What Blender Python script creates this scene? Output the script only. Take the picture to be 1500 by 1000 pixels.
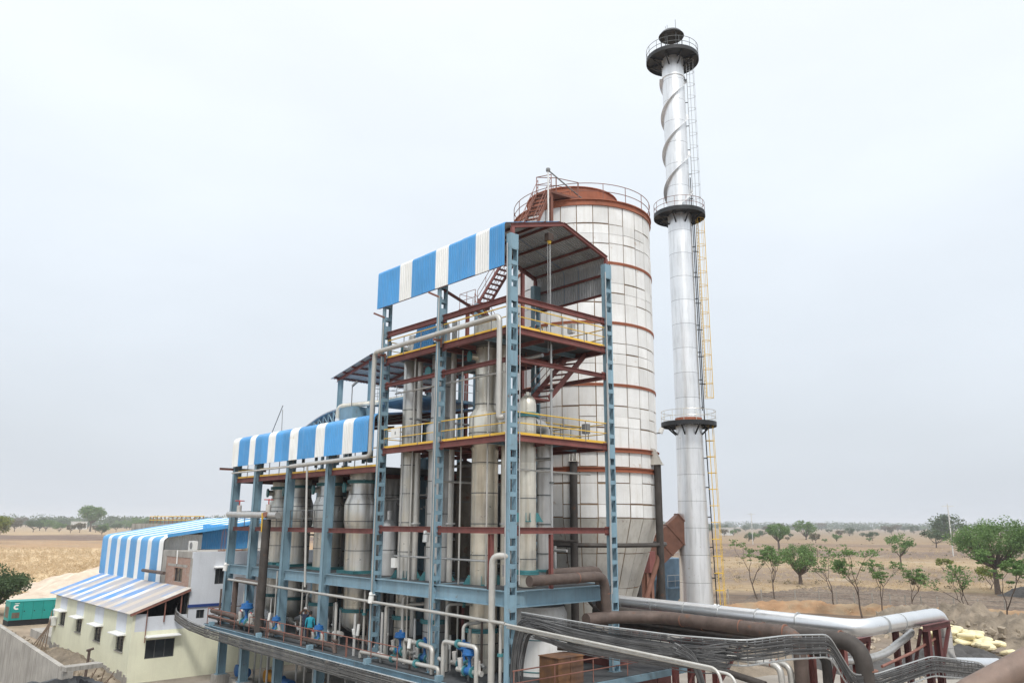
import bpy, math, random
import numpy as np
from mathutils import Vector as V, Matrix, noise
R = math.radians
random.seed(7)
for o in list(bpy.data.objects):
    bpy.data.objects.remove(o)
SC = bpy.context.scene
COL = SC.collection

# ------------------------------------------------------------------ camera
YAW, PIT, ROLL = R(47.8), math.atan(267 / 1150), 0.006
fh = V((math.cos(YAW), math.sin(YAW), 0)); rt = V((math.sin(YAW), -math.cos(YAW), 0)); up = V((0, 0, 1))
fw = fh * math.cos(PIT) + up * math.sin(PIT); u2 = up * math.cos(PIT) - fh * math.sin(PIT)
cr = rt * math.cos(ROLL) + u2 * math.sin(ROLL); cu = u2 * math.cos(ROLL) - rt * math.sin(ROLL)
cam = bpy.data.objects.new('camera', bpy.data.cameras.new('camera')); COL.objects.link(cam)
cam.data.lens = 27.6; cam.data.sensor_width = 36; cam.data.clip_start = .5; cam.data.clip_end = 20000
cam.matrix_world = Matrix(((cr.x, cu.x, -fw.x, -24.18), (cr.y, cu.y, -fw.y, -26.67), (cr.z, cu.z, -fw.z, 10.8), (0, 0, 0, 1)))
SC.camera = cam

# ------------------------------------------------------------------ sky, sun, exposure
SUN_EL, SUN_AZ = R(50), R(-122)           # azimuth of the sun measured from +X: behind the camera, a little to its right
wd = bpy.data.worlds.new('World'); SC.world = wd; wd.use_nodes = True
nt = wd.node_tree; N = nt.nodes; L = nt.links
bg = N['Background']
sky = N.new('ShaderNodeTexSky'); sky.sky_type = 'NISHITA'; sky.sun_disc = False
sky.sun_elevation = SUN_EL; sky.sun_rotation = math.pi / 2 - SUN_AZ
sky.air_density = 1.0; sky.dust_density = 5.0; sky.ozone_density = 1.0
tc = N.new('ShaderNodeTexCoord'); sx = N.new('ShaderNodeSeparateXYZ'); L.new(tc.outputs['Generated'], sx.inputs[0])
ramp = N.new('ShaderNodeValToRGB'); L.new(sx.outputs['Z'], ramp.inputs[0])          # hazy overcast: grey at the horizon, near white above
e = ramp.color_ramp.elements
e[0].position = 0.0; e[0].color = (.55, .595, .65, 1)
e[1].position = 1.0; e[1].color = (1.85, 1.88, 1.9, 1)
for p, c in ((.10, (.585, .63, .68, 1)), (.24, (.665, .72, .78, 1)), (.42, (.745, .80, .855, 1)), (.62, (.825, .87, .91, 1)), (.8, (1.2, 1.23, 1.25, 1))):     # brightening towards the zenith as an overcast sky does
    q = e.new(p); q.color = c
cln = N.new('ShaderNodeTexNoise'); cln.inputs['Scale'].default_value = 2.2; cln.inputs['Detail'].default_value = 5
cmp_ = N.new('ShaderNodeMapping'); cmp_.inputs['Scale'].default_value = (1, 1, 2.6)
L.new(tc.outputs['Generated'], cmp_.inputs[0]); L.new(cmp_.outputs[0], cln.inputs['Vector'])
clr = N.new('ShaderNodeMapRange'); clr.inputs[1].default_value = .35; clr.inputs[2].default_value = .7
clr.inputs[3].default_value = .962; clr.inputs[4].default_value = 1.045
L.new(cln.outputs[0], clr.inputs[0])
sm = N.new('ShaderNodeMixRGB'); sm.blend_type = 'MULTIPLY'; sm.inputs[0].default_value = 1
L.new(ramp.outputs[0], sm.inputs[1]); L.new(clr.outputs[0], sm.inputs[2])
ns = N.new('ShaderNodeMixRGB'); ns.blend_type = 'MULTIPLY'; ns.inputs[0].default_value = 1; ns.inputs[2].default_value = (.1, .1, .1, 1)
L.new(sky.outputs[0], ns.inputs[1])
mixs = N.new('ShaderNodeMixRGB'); mixs.inputs[0].default_value = .93                 # thin cloud over the clear sky
L.new(ns.outputs[0], mixs.inputs[1]); L.new(sm.outputs[0], mixs.inputs[2])
L.new(mixs.outputs[0], bg.inputs['Color']); bg.inputs['Strength'].default_value = 1.0
sl = bpy.data.lights.new('sun', 'SUN'); sl.energy = 1.5; sl.angle = R(10); sl.color = (1, .96, .9)
so = bpy.data.objects.new('sun', sl); COL.objects.link(so)
sd = V((math.cos(SUN_EL) * math.cos(SUN_AZ), math.cos(SUN_EL) * math.sin(SUN_AZ), math.sin(SUN_EL)))
so.rotation_euler = sd.to_track_quat('Z', 'Y').to_euler(); so.location = (0, 0, 90)
vs = SC.view_settings
vs.view_transform = 'Standard'; vs.look = 'None'; vs.exposure = 0.36; vs.gamma = 1; vs.use_curve_mapping = False
cy = SC.cycles
cy.max_bounces = 6; cy.diffuse_bounces = 3; cy.glossy_bounces = 3; cy.transmission_bounces = 4; cy.volume_bounces = 1; cy.transparent_max_bounces = 6
cy.use_denoising = True; cy.sample_clamp_indirect = 6
cy.volume_step_rate = 1; cy.caustics_reflective = False; cy.caustics_refractive = False

# ------------------------------------------------------------------ materials
def mat(name, col, rough=.6, metal=0., var=.12, scale=1.2, streak=0., scol=(.2, .15, .1), rust=0., rcol=(.16, .07, .035), rscale=1.5,
        bump=0., bscale=20., objvar=.06, spec=.4, two=None, twos=.5, course=0.):
    m = bpy.data.materials.new(name); m.use_nodes = True
    nt = m.node_tree; N = nt.nodes; L = nt.links; b = N['Principled BSDF']
    b.inputs['Roughness'].default_value = rough; b.inputs['Metallic'].default_value = metal
    b.inputs['Specular IOR Level'].default_value = spec
    geo = N.new('ShaderNodeNewGeometry')
    def noise_(scale, vec=None, detail=5, rgh=.6):
        n = N.new('ShaderNodeTexNoise'); n.inputs['Scale'].default_value = scale; n.inputs['Detail'].default_value = detail
        n.inputs['Roughness'].default_value = rgh
        L.new(vec or geo.outputs['Position'], n.inputs['Vector']); return n.outputs[0]
    def rng(s, a, b_, c=0., d=1.):
        n = N.new('ShaderNodeMapRange'); n.inputs[1].default_value = a; n.inputs[2].default_value = b_
        n.inputs[3].default_value = c; n.inputs[4].default_value = d; L.new(s, n.inputs[0]); return n.outputs[0]
    def mix(f, a, b_, t='MIX'):
        n = N.new('ShaderNodeMixRGB'); n.blend_type = t
        if isinstance(f, float): n.inputs[0].default_value = f
        else: L.new(f, n.inputs[0])
        for i, s in ((1, a), (2, b_)):
            if isinstance(s, tuple): n.inputs[i].default_value = (*s[:3], 1)
            else: L.new(s, n.inputs[i])
        return n.outputs[0]
    c = (col[0], col[1], col[2])
    cur = c
    if two: cur = mix(rng(noise_(twos), .42, .6), cur, two)
    lo = rng(noise_(scale), .3, .7, 1 - var, 1 + var)
    cur = mix(1., cur, lo, 'MULTIPLY')
    if objvar:
        oi = N.new('ShaderNodeObjectInfo')
        cur = mix(1., cur, rng(oi.outputs['Random'], 0, 1, 1 - objvar, 1 + objvar), 'MULTIPLY')
    if course:                                        # shell courses rolled from different plates
        sp = N.new('ShaderNodeSeparateXYZ'); L.new(geo.outputs['Position'], sp.inputs[0]); dv = N.new('ShaderNodeMath'); dv.operation = 'DIVIDE'; dv.inputs[1].default_value = 1.52; L.new(sp.outputs['Z'], dv.inputs[0])
        fl_ = N.new('ShaderNodeMath'); fl_.operation = 'FLOOR'; L.new(dv.outputs[0], fl_.inputs[0]); oi2 = N.new('ShaderNodeObjectInfo'); ad = N.new('ShaderNodeMath'); L.new(fl_.outputs[0], ad.inputs[0]); L.new(oi2.outputs['Random'], ad.inputs[1])
        wn = N.new('ShaderNodeTexWhiteNoise'); wn.noise_dimensions = '1D'; L.new(ad.outputs[0], wn.inputs['W']); cur = mix(1., cur, rng(wn.outputs['Value'], 0, 1, 1 - course, 1 + course), 'MULTIPLY')
    if streak:
        mp = N.new('ShaderNodeMapping'); mp.inputs['Scale'].default_value = (5, 5, .35); L.new(geo.outputs['Position'], mp.inputs[0])
        cur = mix(rng(noise_(1., mp.outputs[0]), .48, .72, 0, streak), cur, scol)
    if rust:
        f = rng(noise_(rscale, detail=8, rgh=.7), .64 - rust * .3, .74 - rust * .2, 0, .9)
        cur = mix(f, cur, rcol)
    L.new(cur, b.inputs['Base Color'])
    if rough < .9: L.new(rng(noise_(scale * 2.5), .3, .7, rough * .82, min(1, rough * 1.18)), b.inputs['Roughness'])
    if bump:
        bp = N.new('ShaderNodeBump'); bp.inputs['Strength'].default_value = 1; bp.inputs['Distance'].default_value = bump
        L.new(noise_(bscale, detail=6), bp.inputs['Height']); L.new(bp.outputs[0], b.inputs['Normal'])
    return m
M = {}
M['blue_steel'] = mat('blue_steel', (.205, .325, .40), .55, var=.16, scale=.8, streak=.38, scol=(.15, .18, .19), rust=.08, rcol=(.17, .12, .09), rscale=2.2, objvar=.1)
M['red_steel'] = mat('red_steel', (.215, .075, .066), .6, var=.22, streak=.35, scol=(.13, .07, .06), rust=.1, rcol=(.25, .14, .11), objvar=.1)
M['rail_yellow'] = mat('rail_yellow', (.78, .50, .06), .5, var=.08, rust=.02)
M['grey_post'] = mat('grey_post', (.2, .2, .2), .6)
M['deck'] = mat('deck', (.075, .08, .085), .8, var=.3, scale=.8, bump=.004, bscale=40)
M['clad_blue'] = mat('clad_blue', (.085, .335, .66), .42, var=.1, scale=.5, streak=.28, scol=(.25, .40, .58), objvar=.09, rust=.02, rcol=(.3, .36, .42))
M['clad_white'] = mat('clad_white', (.82, .83, .82), .45, var=.08, scale=.6, streak=.3, scol=(.62, .57, .48), objvar=.05, rust=.02, rcol=(.5, .42, .32))
M['roof_back'] = mat('roof_back', (.46, .48, .5), .5, metal=.3, var=.12, streak=.2, scol=(.2, .2, .2))
M['steel'] = mat('steel', (.70, .695, .67), .32, metal=.6, course=.12, var=.16, scale=.8, streak=.6, scol=(.42, .37, .28), objvar=.1, two=(.62, .585, .50), twos=.4)
M['steel_tan'] = mat('steel_tan', (.66, .63, .55), .32, metal=.58, course=.12, var=.17, scale=.8, streak=.6, scol=(.44, .37, .26), objvar=.1)
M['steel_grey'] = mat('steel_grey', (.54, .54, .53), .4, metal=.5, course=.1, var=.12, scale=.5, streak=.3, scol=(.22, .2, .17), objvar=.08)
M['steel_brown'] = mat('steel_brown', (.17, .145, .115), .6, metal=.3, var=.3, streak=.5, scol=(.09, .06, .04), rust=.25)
M['weld'] = mat('weld', (.14, .15, .15), .5, metal=.4)
M['pipe_pale'] = mat('pipe_pale', (.52, .51, .48), .4, metal=.4, var=.12, streak=.25, scol=(.4, .33, .22))
M['teal'] = mat('teal', (.06, .215, .235), .5, var=.15, rust=.05)
M['silo_white'] = mat('silo_white', (.81, .81, .80), .5, metal=.08, var=.09, scale=.5, streak=.4, scol=(.60, .57, .51), objvar=.09, rust=.06, rcol=(.46, .33, .22), two=(.74, .735, .715), twos=.35, bump=.003, bscale=2)
M['silo_rust'] = mat('silo_rust', (.3, .205, .13), .8, var=.4)
M['rust_brown'] = mat('rust_brown', (.2, .085, .06), .7, var=.2, streak=.3, scol=(.1, .05, .04))
M['oxide'] = mat('oxide', (.34, .115, .06), .65, var=.2, scale=.9, streak=.3, scol=(.16, .06, .035), rust=.06)
M['cone_grey'] = mat('cone_grey', (.62, .60, .55), .55, metal=.15, var=.1, streak=.35, scol=(.40, .34, .26), objvar=.12, rust=.08)
M['chim'] = mat('chim', (.84, .85, .86), .36, metal=.72, var=.07, scale=.35, streak=.45, scol=(.42, .42, .41), rust=.02, rcol=(.3, .2, .1), objvar=.03)
M['black_steel'] = mat('black_steel', (.02, .021, .023), .55, var=.3)
M['dark_pipe'] = mat('dark_pipe', (.065, .056, .05), .62, metal=.2, var=.3, streak=.3, scol=(.035, .03, .028), rust=.12, rcol=(.15, .07, .04))
M['rust_pipe'] = mat('rust_pipe', (.115, .085, .072), .65, metal=.15, var=.3, scale=1.6, streak=.3, scol=(.06, .045, .04), rust=.22, rcol=(.2, .085, .045))
M['elbow_rust'] = mat('elbow_rust', (.235, .115, .08), .7, var=.2)
M['silver'] = mat('silver', (.80, .81, .82), .33, metal=.85, var=.05, scale=.8, streak=.2, scol=(.6, .6, .6))
M['cable'] = mat('cable', (.085, .085, .086), .5, var=.35, objvar=.6)
M['cable_grey'] = mat('cable_grey', (.12, .115, .108), .6, var=.35, objvar=.5)
M['galv'] = mat('galv', (.46, .47, .47), .45, metal=.5, var=.12)
M['rust_rail'] = mat('rust_rail', (.24, .11, .085), .7, var=.2)
M['valve_blue'] = mat('valve_blue', (.02, .12, .34), .4, var=.1)
M['valve_white'] = mat('valve_white', (.55, .53, .5), .5, var=.2)
M['valve_red'] = mat('valve_red', (.5, .06, .05), .5)
M['rust_box'] = mat('rust_box', (.21, .105, .05), .75, var=.3, scale=1.4, streak=.5, scol=(.1, .05, .03), two=(.13, .08, .06), twos=.8)
M['concrete'] = mat('concrete', (.36, .34, .31), .9, var=.2, scale=.8, streak=.75, scol=(.17, .155, .135), bump=.02, bscale=7)
M['plaster_yellow'] = mat('plaster_yellow', (.80, .80, .62), .85, var=.07, scale=.5, streak=.28, scol=(.60, .58, .46), bump=.015, bscale=5)
M['plaster_white'] = mat('plaster_white', (.66, .69, .74), .85, var=.06, scale=.6, streak=.2, scol=(.48, .48, .5), bump=.014, bscale=5)
M['glass'] = mat('glass', (.03, .035, .04), .12, var=.2, spec=.6)
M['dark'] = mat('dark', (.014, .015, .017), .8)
M['frame_dark'] = mat('frame_dark', (.1, .1, .1), .5)
M['gen_green'] = mat('gen_green', (.015, .28, .255), .45, var=.07, streak=.1, scol=(.05, .25, .22))
M['tarp'] = mat('tarp', (.022, .023, .026), .42, var=.2)
M['sack'] = mat('sack', (.74, .66, .42), .8, var=.12, objvar=.15)
M['wood'] = mat('wood', (.14, .1, .07), .9, var=.2)
M['soil'] = mat('soil', (.255, .21, .16), .95, var=.3, scale=.9, two=(.2, .165, .125), twos=.4, bump=.12, bscale=2.5)
M['red_dark'] = mat('red_dark', (.115, .036, .034), .6, var=.2, streak=.3, scol=(.07, .03, .03), rust=.06)
M['fore_pipe'] = mat('fore_pipe', (.215, .155, .125), .6, metal=.1, var=.2, scale=1.2, streak=.25, scol=(.13, .1, .085), rust=.12, rcol=(.26, .14, .09))
M['coal'] = mat('coal', (.075, .072, .07), .95, var=.3, bump=.05, bscale=3)
M['husk'] = mat('husk', (.60, .50, .40), .95, var=.14, scale=.4, two=(.50, .40, .31), twos=.3, bump=.12, bscale=1.2)
M['rubble'] = mat('rubble', (.36, .3, .23), .95, var=.25, objvar=.2, bump=.02, bscale=8)
M['duct_red'] = mat('duct_red', (.15, .068, .045), .7, var=.25, streak=.3, scol=(.08, .04, .03), rust=.1)
M['hopper_blue'] = mat('hopper_blue', (.12, .2, .28), .6, var=.2, streak=.2, scol=(.1, .12, .14))
M['plastic_white'] = mat('plastic_white', (.74, .74, .72), .5, var=.05)
M['house'] = mat('house', (.6, .6, .58), .8)
M['orange_paint'] = mat('orange_paint', (.6, .27, .02), .5)
M['navy_band'] = mat('navy_band', (.03, .06, .22), .5)

def brick_mat():
    m = bpy.data.materials.new('brickwork'); m.use_nodes = True
    nt = m.node_tree; N = nt.nodes; L = nt.links; b = N['Principled BSDF']; b.inputs['Roughness'].default_value = .9
    g = N.new('ShaderNodeNewGeometry'); mp = N.new('ShaderNodeMapping'); mp.inputs['Rotation'].default_value = (R(90), 0, R(90))
    sp = N.new('ShaderNodeSeparateXYZ'); cb = N.new('ShaderNodeCombineXYZ'); L.new(g.outputs['Position'], sp.inputs[0])
    L.new(sp.outputs['Y'], cb.inputs[0]); L.new(sp.outputs['Z'], cb.inputs[1])
    t = N.new('ShaderNodeTexBrick'); L.new(cb.outputs[0], t.inputs['Vector']); t.inputs['Scale'].default_value = 1
    t.inputs['Brick Width'].default_value = .24; t.inputs['Row Height'].default_value = .09; t.inputs['Mortar Size'].default_value = .012
    t.inputs['Color1'].default_value = (.29, .15, .11, 1); t.inputs['Color2'].default_value = (.36, .21, .15, 1); t.inputs['Mortar'].default_value = (.36, .32, .28, 1)
    n = N.new('ShaderNodeTexNoise'); n.inputs['Scale'].default_value = .9; n.inputs['Detail'].default_value = 6; L.new(g.outputs['Position'], n.inputs['Vector'])
    mr = N.new('ShaderNodeMapRange'); mr.inputs[1].default_value = .6; mr.inputs[2].default_value = .7; L.new(n.outputs[0], mr.inputs[0])
    mx = N.new('ShaderNodeMixRGB'); L.new(mr.outputs[0], mx.inputs[0]); L.new(t.outputs[0], mx.inputs[1]); mx.inputs[2].default_value = (.36, .33, .29, 1)
    L.new(mx.outputs[0], b.inputs['Base Color'])
    return m
M['brick'] = brick_mat()

def leaf_mat(name, c1, c2):
    m = bpy.data.materials.new(name); m.use_nodes = True
    nt = m.node_tree; N = nt.nodes; L = nt.links; b = N['Principled BSDF']; b.inputs['Roughness'].default_value = .6
    b.inputs['Specular IOR Level'].default_value = .25
    g = N.new('ShaderNodeNewGeometry'); mx = N.new('ShaderNodeMixRGB')
    n = N.new('ShaderNodeTexNoise'); n.inputs['Scale'].default_value = .7; L.new(g.outputs['Position'], n.inputs['Vector'])
    ad = N.new('ShaderNodeMath'); ad.operation = 'MULTIPLY_ADD'; ad.inputs[1].default_value = .5; L.new(g.outputs['Random Per Island'], ad.inputs[0])
    L.new(n.outputs[0], ad.inputs[2])
    mr = N.new('ShaderNodeMapRange'); mr.inputs[1].default_value = .4; mr.inputs[2].default_value = 1.05; L.new(ad.outputs[0], mr.inputs[0])
    L.new(mr.outputs[0], mx.inputs[0]); mx.inputs[1].default_value = (*c1, 1); mx.inputs[2].default_value = (*c2, 1)
    L.new(mx.outputs[0], b.inputs['Base Color'])
    tr = N.new('ShaderNodeBsdfTranslucent'); L.new(mx.outputs[0], tr.inputs[0]); ms = N.new('ShaderNodeMixShader'); ms.inputs[0].default_value = .3
    L.new(b.outputs[0], ms.inputs[1]); L.new(tr.outputs[0], ms.inputs[2]); L.new(ms.outputs[0], N['Material Output'].inputs[0])
    return m
M['leaf'] = leaf_mat('leaf', (.085, .155, .05), (.19, .30, .10))
M['leaf_yellow'] = leaf_mat('leaf_yellow', (.12, .16, .03), (.25, .28, .06))
M['leaf_dark'] = leaf_mat('leaf_dark', (.05, .085, .035), (.10, .15, .065))
M['leaf_dry'] = leaf_mat('leaf_dry', (.11, .10, .055), (.17, .15, .085))
M['bark'] = mat('bark', (.12, .09, .07), .9, var=.2)
M['dry_grass'] = leaf_mat('dry_grass', (.45, .33, .195), (.62, .49, .32))

# ------------------------------------------------------------------ building blocks
WM = {}
def mk(name, mesh, parent=None, m=None):
    o = bpy.data.objects.new(name, mesh); COL.objects.link(o)
    m = m if m is not None else Matrix()
    o.matrix_basis = m; WM[o.name] = m.copy()
    if parent is not None:
        o.parent = parent; o.matrix_parent_inverse = WM[parent.name].inverted()
    return o
def tag(o, label, cat, group=None):
    o['label'] = label; o['category'] = cat
    if group: o['group'] = group
    return o
def thing(name, label, cat, loc, group=None):
    o = mk(name, None, None, Matrix.Translation(loc)); o.empty_display_size = .3
    return tag(o, label, cat, group)
def kind(o, k): o['kind'] = k; return o

class MB:
    def __init__(s): s.v = []; s.f = []
    def add(s, vs, fs):
        n = len(s.v); s.v += [tuple(v) for v in vs]; s.f += [tuple(i + n for i in f) for f in fs]; return s
    def box(s, x0, x1, y0, y1, z0, z1, m=None):
        vs = [V((x, y, z)) for z in (z0, z1) for y in (y0, y1) for x in (x0, x1)]
        if m: vs = [m @ v for v in vs]
        return s.add(vs, [(0, 2, 3, 1), (4, 5, 7, 6), (0, 1, 5, 4), (2, 6, 7, 3), (0, 4, 6, 2), (1, 3, 7, 5)])
    def tube(s, pts, r, n=10, caps=True):
        pts = [V(p) for p in pts]; rr = r if isinstance(r, (list, tuple)) else [r] * len(pts)
        d0 = (pts[1] - pts[0]).normalized(); a = d0.orthogonal().normalized(); vs = []
        for i, p in enumerate(pts):
            d = ((pts[min(i + 1, len(pts) - 1)] - pts[max(i - 1, 0)])).normalized()
            a = (a - d * a.dot(d)); a = a.normalized() if a.length > 1e-6 else d.orthogonal().normalized(); b = d.cross(a)
            vs += [p + (a * math.cos(2 * math.pi * k / n) + b * math.sin(2 * math.pi * k / n)) * rr[i] for k in range(n)]
        fs = [(i * n + k, i * n + (k + 1) % n, (i + 1) * n + (k + 1) % n, (i + 1) * n + k) for i in range(len(pts) - 1) for k in range(n)]
        if caps: fs += [tuple(range(n - 1, -1, -1)), tuple(range((len(pts) - 1) * n, len(pts) * n))]
        return s.add(vs, fs)
    def lathe(s, prof, c=(0, 0), n=32, a0=0, a1=2 * math.pi):
        full = abs(a1 - a0 - 2 * math.pi) < 1e-6; k = n if full else n + 1; vs = []
        for r, z in prof:
            vs += [(c[0] + r * math.cos(a0 + (a1 - a0) * i / n), c[1] + r * math.sin(a0 + (a1 - a0) * i / n), z) for i in range(k)]
        fs = [(j * k + i, j * k + (i + 1) % k, (j + 1) * k + (i + 1) % k, (j + 1) * k + i) for j in range(len(prof) - 1) for i in range(n)]
        return s.add(vs, fs)
    def mesh(s, name, m, smooth=False):
        me = bpy.data.meshes.new(name); me.from_pydata(s.v, [], s.f); me.materials.append(m)
        if smooth:
            me.polygons.foreach_set('use_smooth', [True] * len(me.polygons)); me.set_sharp_from_angle(angle=R(38))
        me.update(); return me
    def obj(s, name, m, parent=None, smooth=False):
        return mk(name, s.mesh(name, M[m] if isinstance(m, str) else m, smooth), parent)
CACHE = {}
def unit(kind_, m, n=10):
    k = (kind_, m, n)
    if k not in CACHE:
        b = MB()
        if kind_ == 'box': b.box(-.5, .5, -.5, .5, -.5, .5)
        elif kind_ == 'I':
            b.box(-.5, .5, -.5, .5, .44, .5); b.box(-.5, .5, -.5, .5, -.5, -.44); b.box(-.498, .498, -.035, .035, -.44, .44)
        elif kind_ == 'C':
            b.box(-.5, .5, -.5, .5, .42, .5); b.box(-.5, .5, -.5, .5, -.5, -.42); b.box(-.498, .498, -.5, -.4, -.42, .42)
        elif kind_ == 'cyl': b.tube([(-.5, 0, 0), (.5, 0, 0)], 1., n)
        CACHE[k] = b.mesh(kind_, M[m], kind_ == 'cyl')
    return CACHE[k]
def bar(name, parent, m, p, q, w, h, kd='box', upv=None):
    p, q = V(p), V(q); d = q - p; l = d.length; x = d / l
    z = V(upv) if upv else (V((0, 0, 1)) if abs(x.z) < .95 else V((0, 1, 0)))
    y = z.cross(x).normalized(); z = x.cross(y); c = (p + q) / 2
    mm = Matrix(((x.x * l, y.x * w, z.x * h, c.x), (x.y * l, y.y * w, z.y * h, c.y), (x.z * l, y.z * w, z.z * h, c.z), (0, 0, 0, 1)))
    return mk(name, unit(kd, m), parent, mm)
def cyl(name, parent, m, p, q, r, n=10):
    p, q = V(p), V(q); d = q - p; l = d.length; x = d / l; y = x.orthogonal().normalized(); z = x.cross(y); c = (p + q) / 2
    mm = Matrix(((x.x * l, y.x * r, z.x * r, c.x), (x.y * l, y.y * r, z.y * r, c.y), (x.z * l, y.z * r, z.z * r, c.z), (0, 0, 0, 1)))
    return mk(name, unit('cyl', m, n), parent, mm)
def box(name, parent, m, x0, x1, y0, y1, z0, z1, rz=0):
    mm = Matrix.Translation(((x0 + x1) / 2, (y0 + y1) / 2, (z0 + z1) / 2)) @ Matrix.Rotation(rz, 4, 'Z') @ Matrix.Diagonal((x1 - x0, y1 - y0, z1 - z0, 1))
    return mk(name, unit('box', m), parent, mm)
def rounded(pts, rad, k=6):
    pts = [V(p) for p in pts]; out = [pts[0]]
    for i in range(1, len(pts) - 1):
        a, b, c = pts[i - 1], pts[i], pts[i + 1]; u = (a - b); w = (c - b)
        t = min(rad, u.length * .48, w.length * .48); p0 = b + u.normalized() * t; p1 = b + w.normalized() * t
        for j in range(k + 1):
            s = j / k; out.append(p0 * (1 - s) ** 2 + b * 2 * s * (1 - s) + p1 * s * s)
    return out + [pts[-1]]
def pipe(name, m, pts, r, parent=None, rad=None, n=14, smooth=True):
    return MB().tube(rounded(pts, rad or r * 3), r, n).obj(name, m, parent, smooth)
def flange(parent, p, d, r, m='teal', t=.06):
    d = V(d).normalized(); p = V(p); return cyl('flange', parent, m, p - d * t, p + d * t, r, 14)
def lathe(name, m, c, prof, parent=None, n=32): return MB().lathe(prof, c, n).obj(name, m, parent, True)
def ringtube(name, m, c, r, z, t, parent, n=40, a0=0, a1=2 * math.pi):
    full = abs(a1 - a0 - 2 * math.pi) < 1e-6
    pts = [(c[0] + r * math.cos(a0 + (a1 - a0) * i / n), c[1] + r * math.sin(a0 + (a1 - a0) * i / n), z) for i in range(n + 1)]
    return MB().tube(pts, t, 6, not full).obj(name, m, parent, True)
def railing(parent, p, q, h=1.05, m='rail_yellow', pm='grey_post', sp=1.4, toe=True, t=.03, posts=True):
    p, q = V(p), V(q); z = V((0, 0, 1)); d = q - p
    cyl('handrail', parent, m, p + z * h, q + z * h, t, 6); cyl('midrail', parent, m, p + z * h * .52, q + z * h * .52, t * .85, 6)
    if toe: bar('toe_board', parent, m, p + z * .06, q + z * .06, .015, .13)
    if posts:
        n = max(1, round(d.length / sp))
        for i in range(n + 1):
            c = p + d * (i / n) if 0 < i < n else p + d * (.01 if i == 0 else .99)
            cyl('post', parent, pm, c, c + z * (h - .02), t * .9, 6)
def stairs(parent, p, q, wdir, w, n, m='red_steel', rails=True, rm='rust_rail', sh=.22):
    p, q = V(p), V(q); wd_ = V(wdir).normalized() * w; d = q - p
    for s in (0, 1): bar('stringer', parent, m, p + wd_ * s, q + wd_ * s, .06, sh)
    run = V((d.x, d.y, 0)).normalized()
    for i in range(n):
        c = p + d * ((i + .5) / n); a = c + wd_ * .05; b = c + wd_ * .95
        bar('tread', parent, m, a, b, .24, .05)
    if rails:
        z = V((0, 0, 1))
        for s in (0, 1):
            for hh in (.95, .5): cyl('handrail', parent, rm, p + wd_ * s + z * hh, q + wd_ * s + z * hh, .02, 6)
            for i in range(4):
                c = p + d * (i / 3) + wd_ * s; cyl('post', parent, rm, c, c + z * .95, .018, 6)
def corr(name, parent, m, path, y0, y1, pitch=.2, depth=.035, swap=False):
    """corrugated sheet: path is a list of (x, z) points, ribs run along it, the sheet spans y0..y1"""
    pts = [V((a, b)) for a, b in path]; nor = []
    for i in range(len(pts)):
        d = (pts[min(i + 1, len(pts) - 1)] - pts[max(i - 1, 0)]).normalized(); nor.append(V((-d.y, d.x)))
    n = max(2, round(abs(y1 - y0) / pitch)); ys = []
    for i in range(n):
        a = y0 + (y1 - y0) * i / n; w = (y1 - y0) / n
        ys += [(a, 0), (a + w * .45, 0), (a + w * .55, 1), (a + w * .9, 1)]
    ys.append((y1, 0)); vs = []
    for p, nn in zip(pts, nor):
        for y, k in ys:
            q = p + nn * depth * k
            vs.append((y, q.x, q.y) if swap else (q.x, y, q.y))
    k = len(ys); fs = [(i * k + j, i * k + j + 1, (i + 1) * k + j + 1, (i + 1) * k + j) for i in range(len(pts) - 1) for j in range(k - 1)]
    return MB().add(vs, fs).obj(name, m, parent)
def curve_path(pts, rad): return [(p.x, p.y) for p in rounded([V((a, b, 0)) for a, b in pts], rad, 5)]
def corr2(name, parent, m, back, path, y0, y1, pitch=.2, depth=.035, swap=False, off=-.02):
    o = corr(name, parent, m, path, y0, y1, pitch, depth, swap)
    pts = [V((a, b)) for a, b in path]; q = []
    for i in range(len(pts)):
        d = (pts[min(i + 1, len(pts) - 1)] - pts[max(i - 1, 0)]).normalized(); p = pts[i] + V((-d.y, d.x)) * off; q.append((p.x, p.y))
    o2 = corr('inner_face', o, back, q, y0, y1, pitch, depth, swap)
    return o

# ------------------------------------------------------------------ tall process tower frame
YT = (0.0, 5.5, 10.75); XB = 6.85
tall = thing('tower_frame', 'tall blue-grey steel tower frame with striped gable roof and yellow railings', 'steel frame', (0, 0, 3.9))
def batten_col(x, y, z0, z1, both=True):
    b = MB()
    for s in (-1, 1):
        xs = x + s * .23
        b.box(xs - .012, xs + .012, y - .14, y + .14, z0, z1)
        for t in (-1, 1):
            xa, xb = (xs - s * .012, xs - s * .06)
            b.box(min(xa, xb), max(xa, xb), y + t * .128 - .012, y + t * .128 + .012, z0, z1)
    b.box(x - .3, x + .3, y - .25, y + .25, z0 - .03, z0)
    c = b.obj('column', 'blue_steel', tall)
    k = 0; z = z0 + .4
    while z < z1 - .3:
        big = any(abs(z - zl) < .4 for zl in (7.6, 10.6, 14.75, 18.35, 21.3))
        h = .36 if big else .1
        for t in ((-1, 1) if both else (-1,)):
            box('batten', c, 'blue_steel', x - .22, x + .22, y + t * .146 - .007, y + t * .146 + .007, z - h, z + h)
        z += .78
    box('cap_plate', c, 'blue_steel', x - .25, x + .25, y - .16, y + .16, z1 - .75, z1)
for x in (0, XB):
    for y in YT:
        front = (x == 0 or y == 0)
        batten_col(x, y, 3.9, 24.5, front)
def beams_x(z, h, m, w=.2, ys=YT, extra=()):      # along X
    for y in ys: bar('beam', tall, m, (.23, y, z - h / 2), (XB - .23, y, z - h / 2), w, h, 'I')
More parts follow.
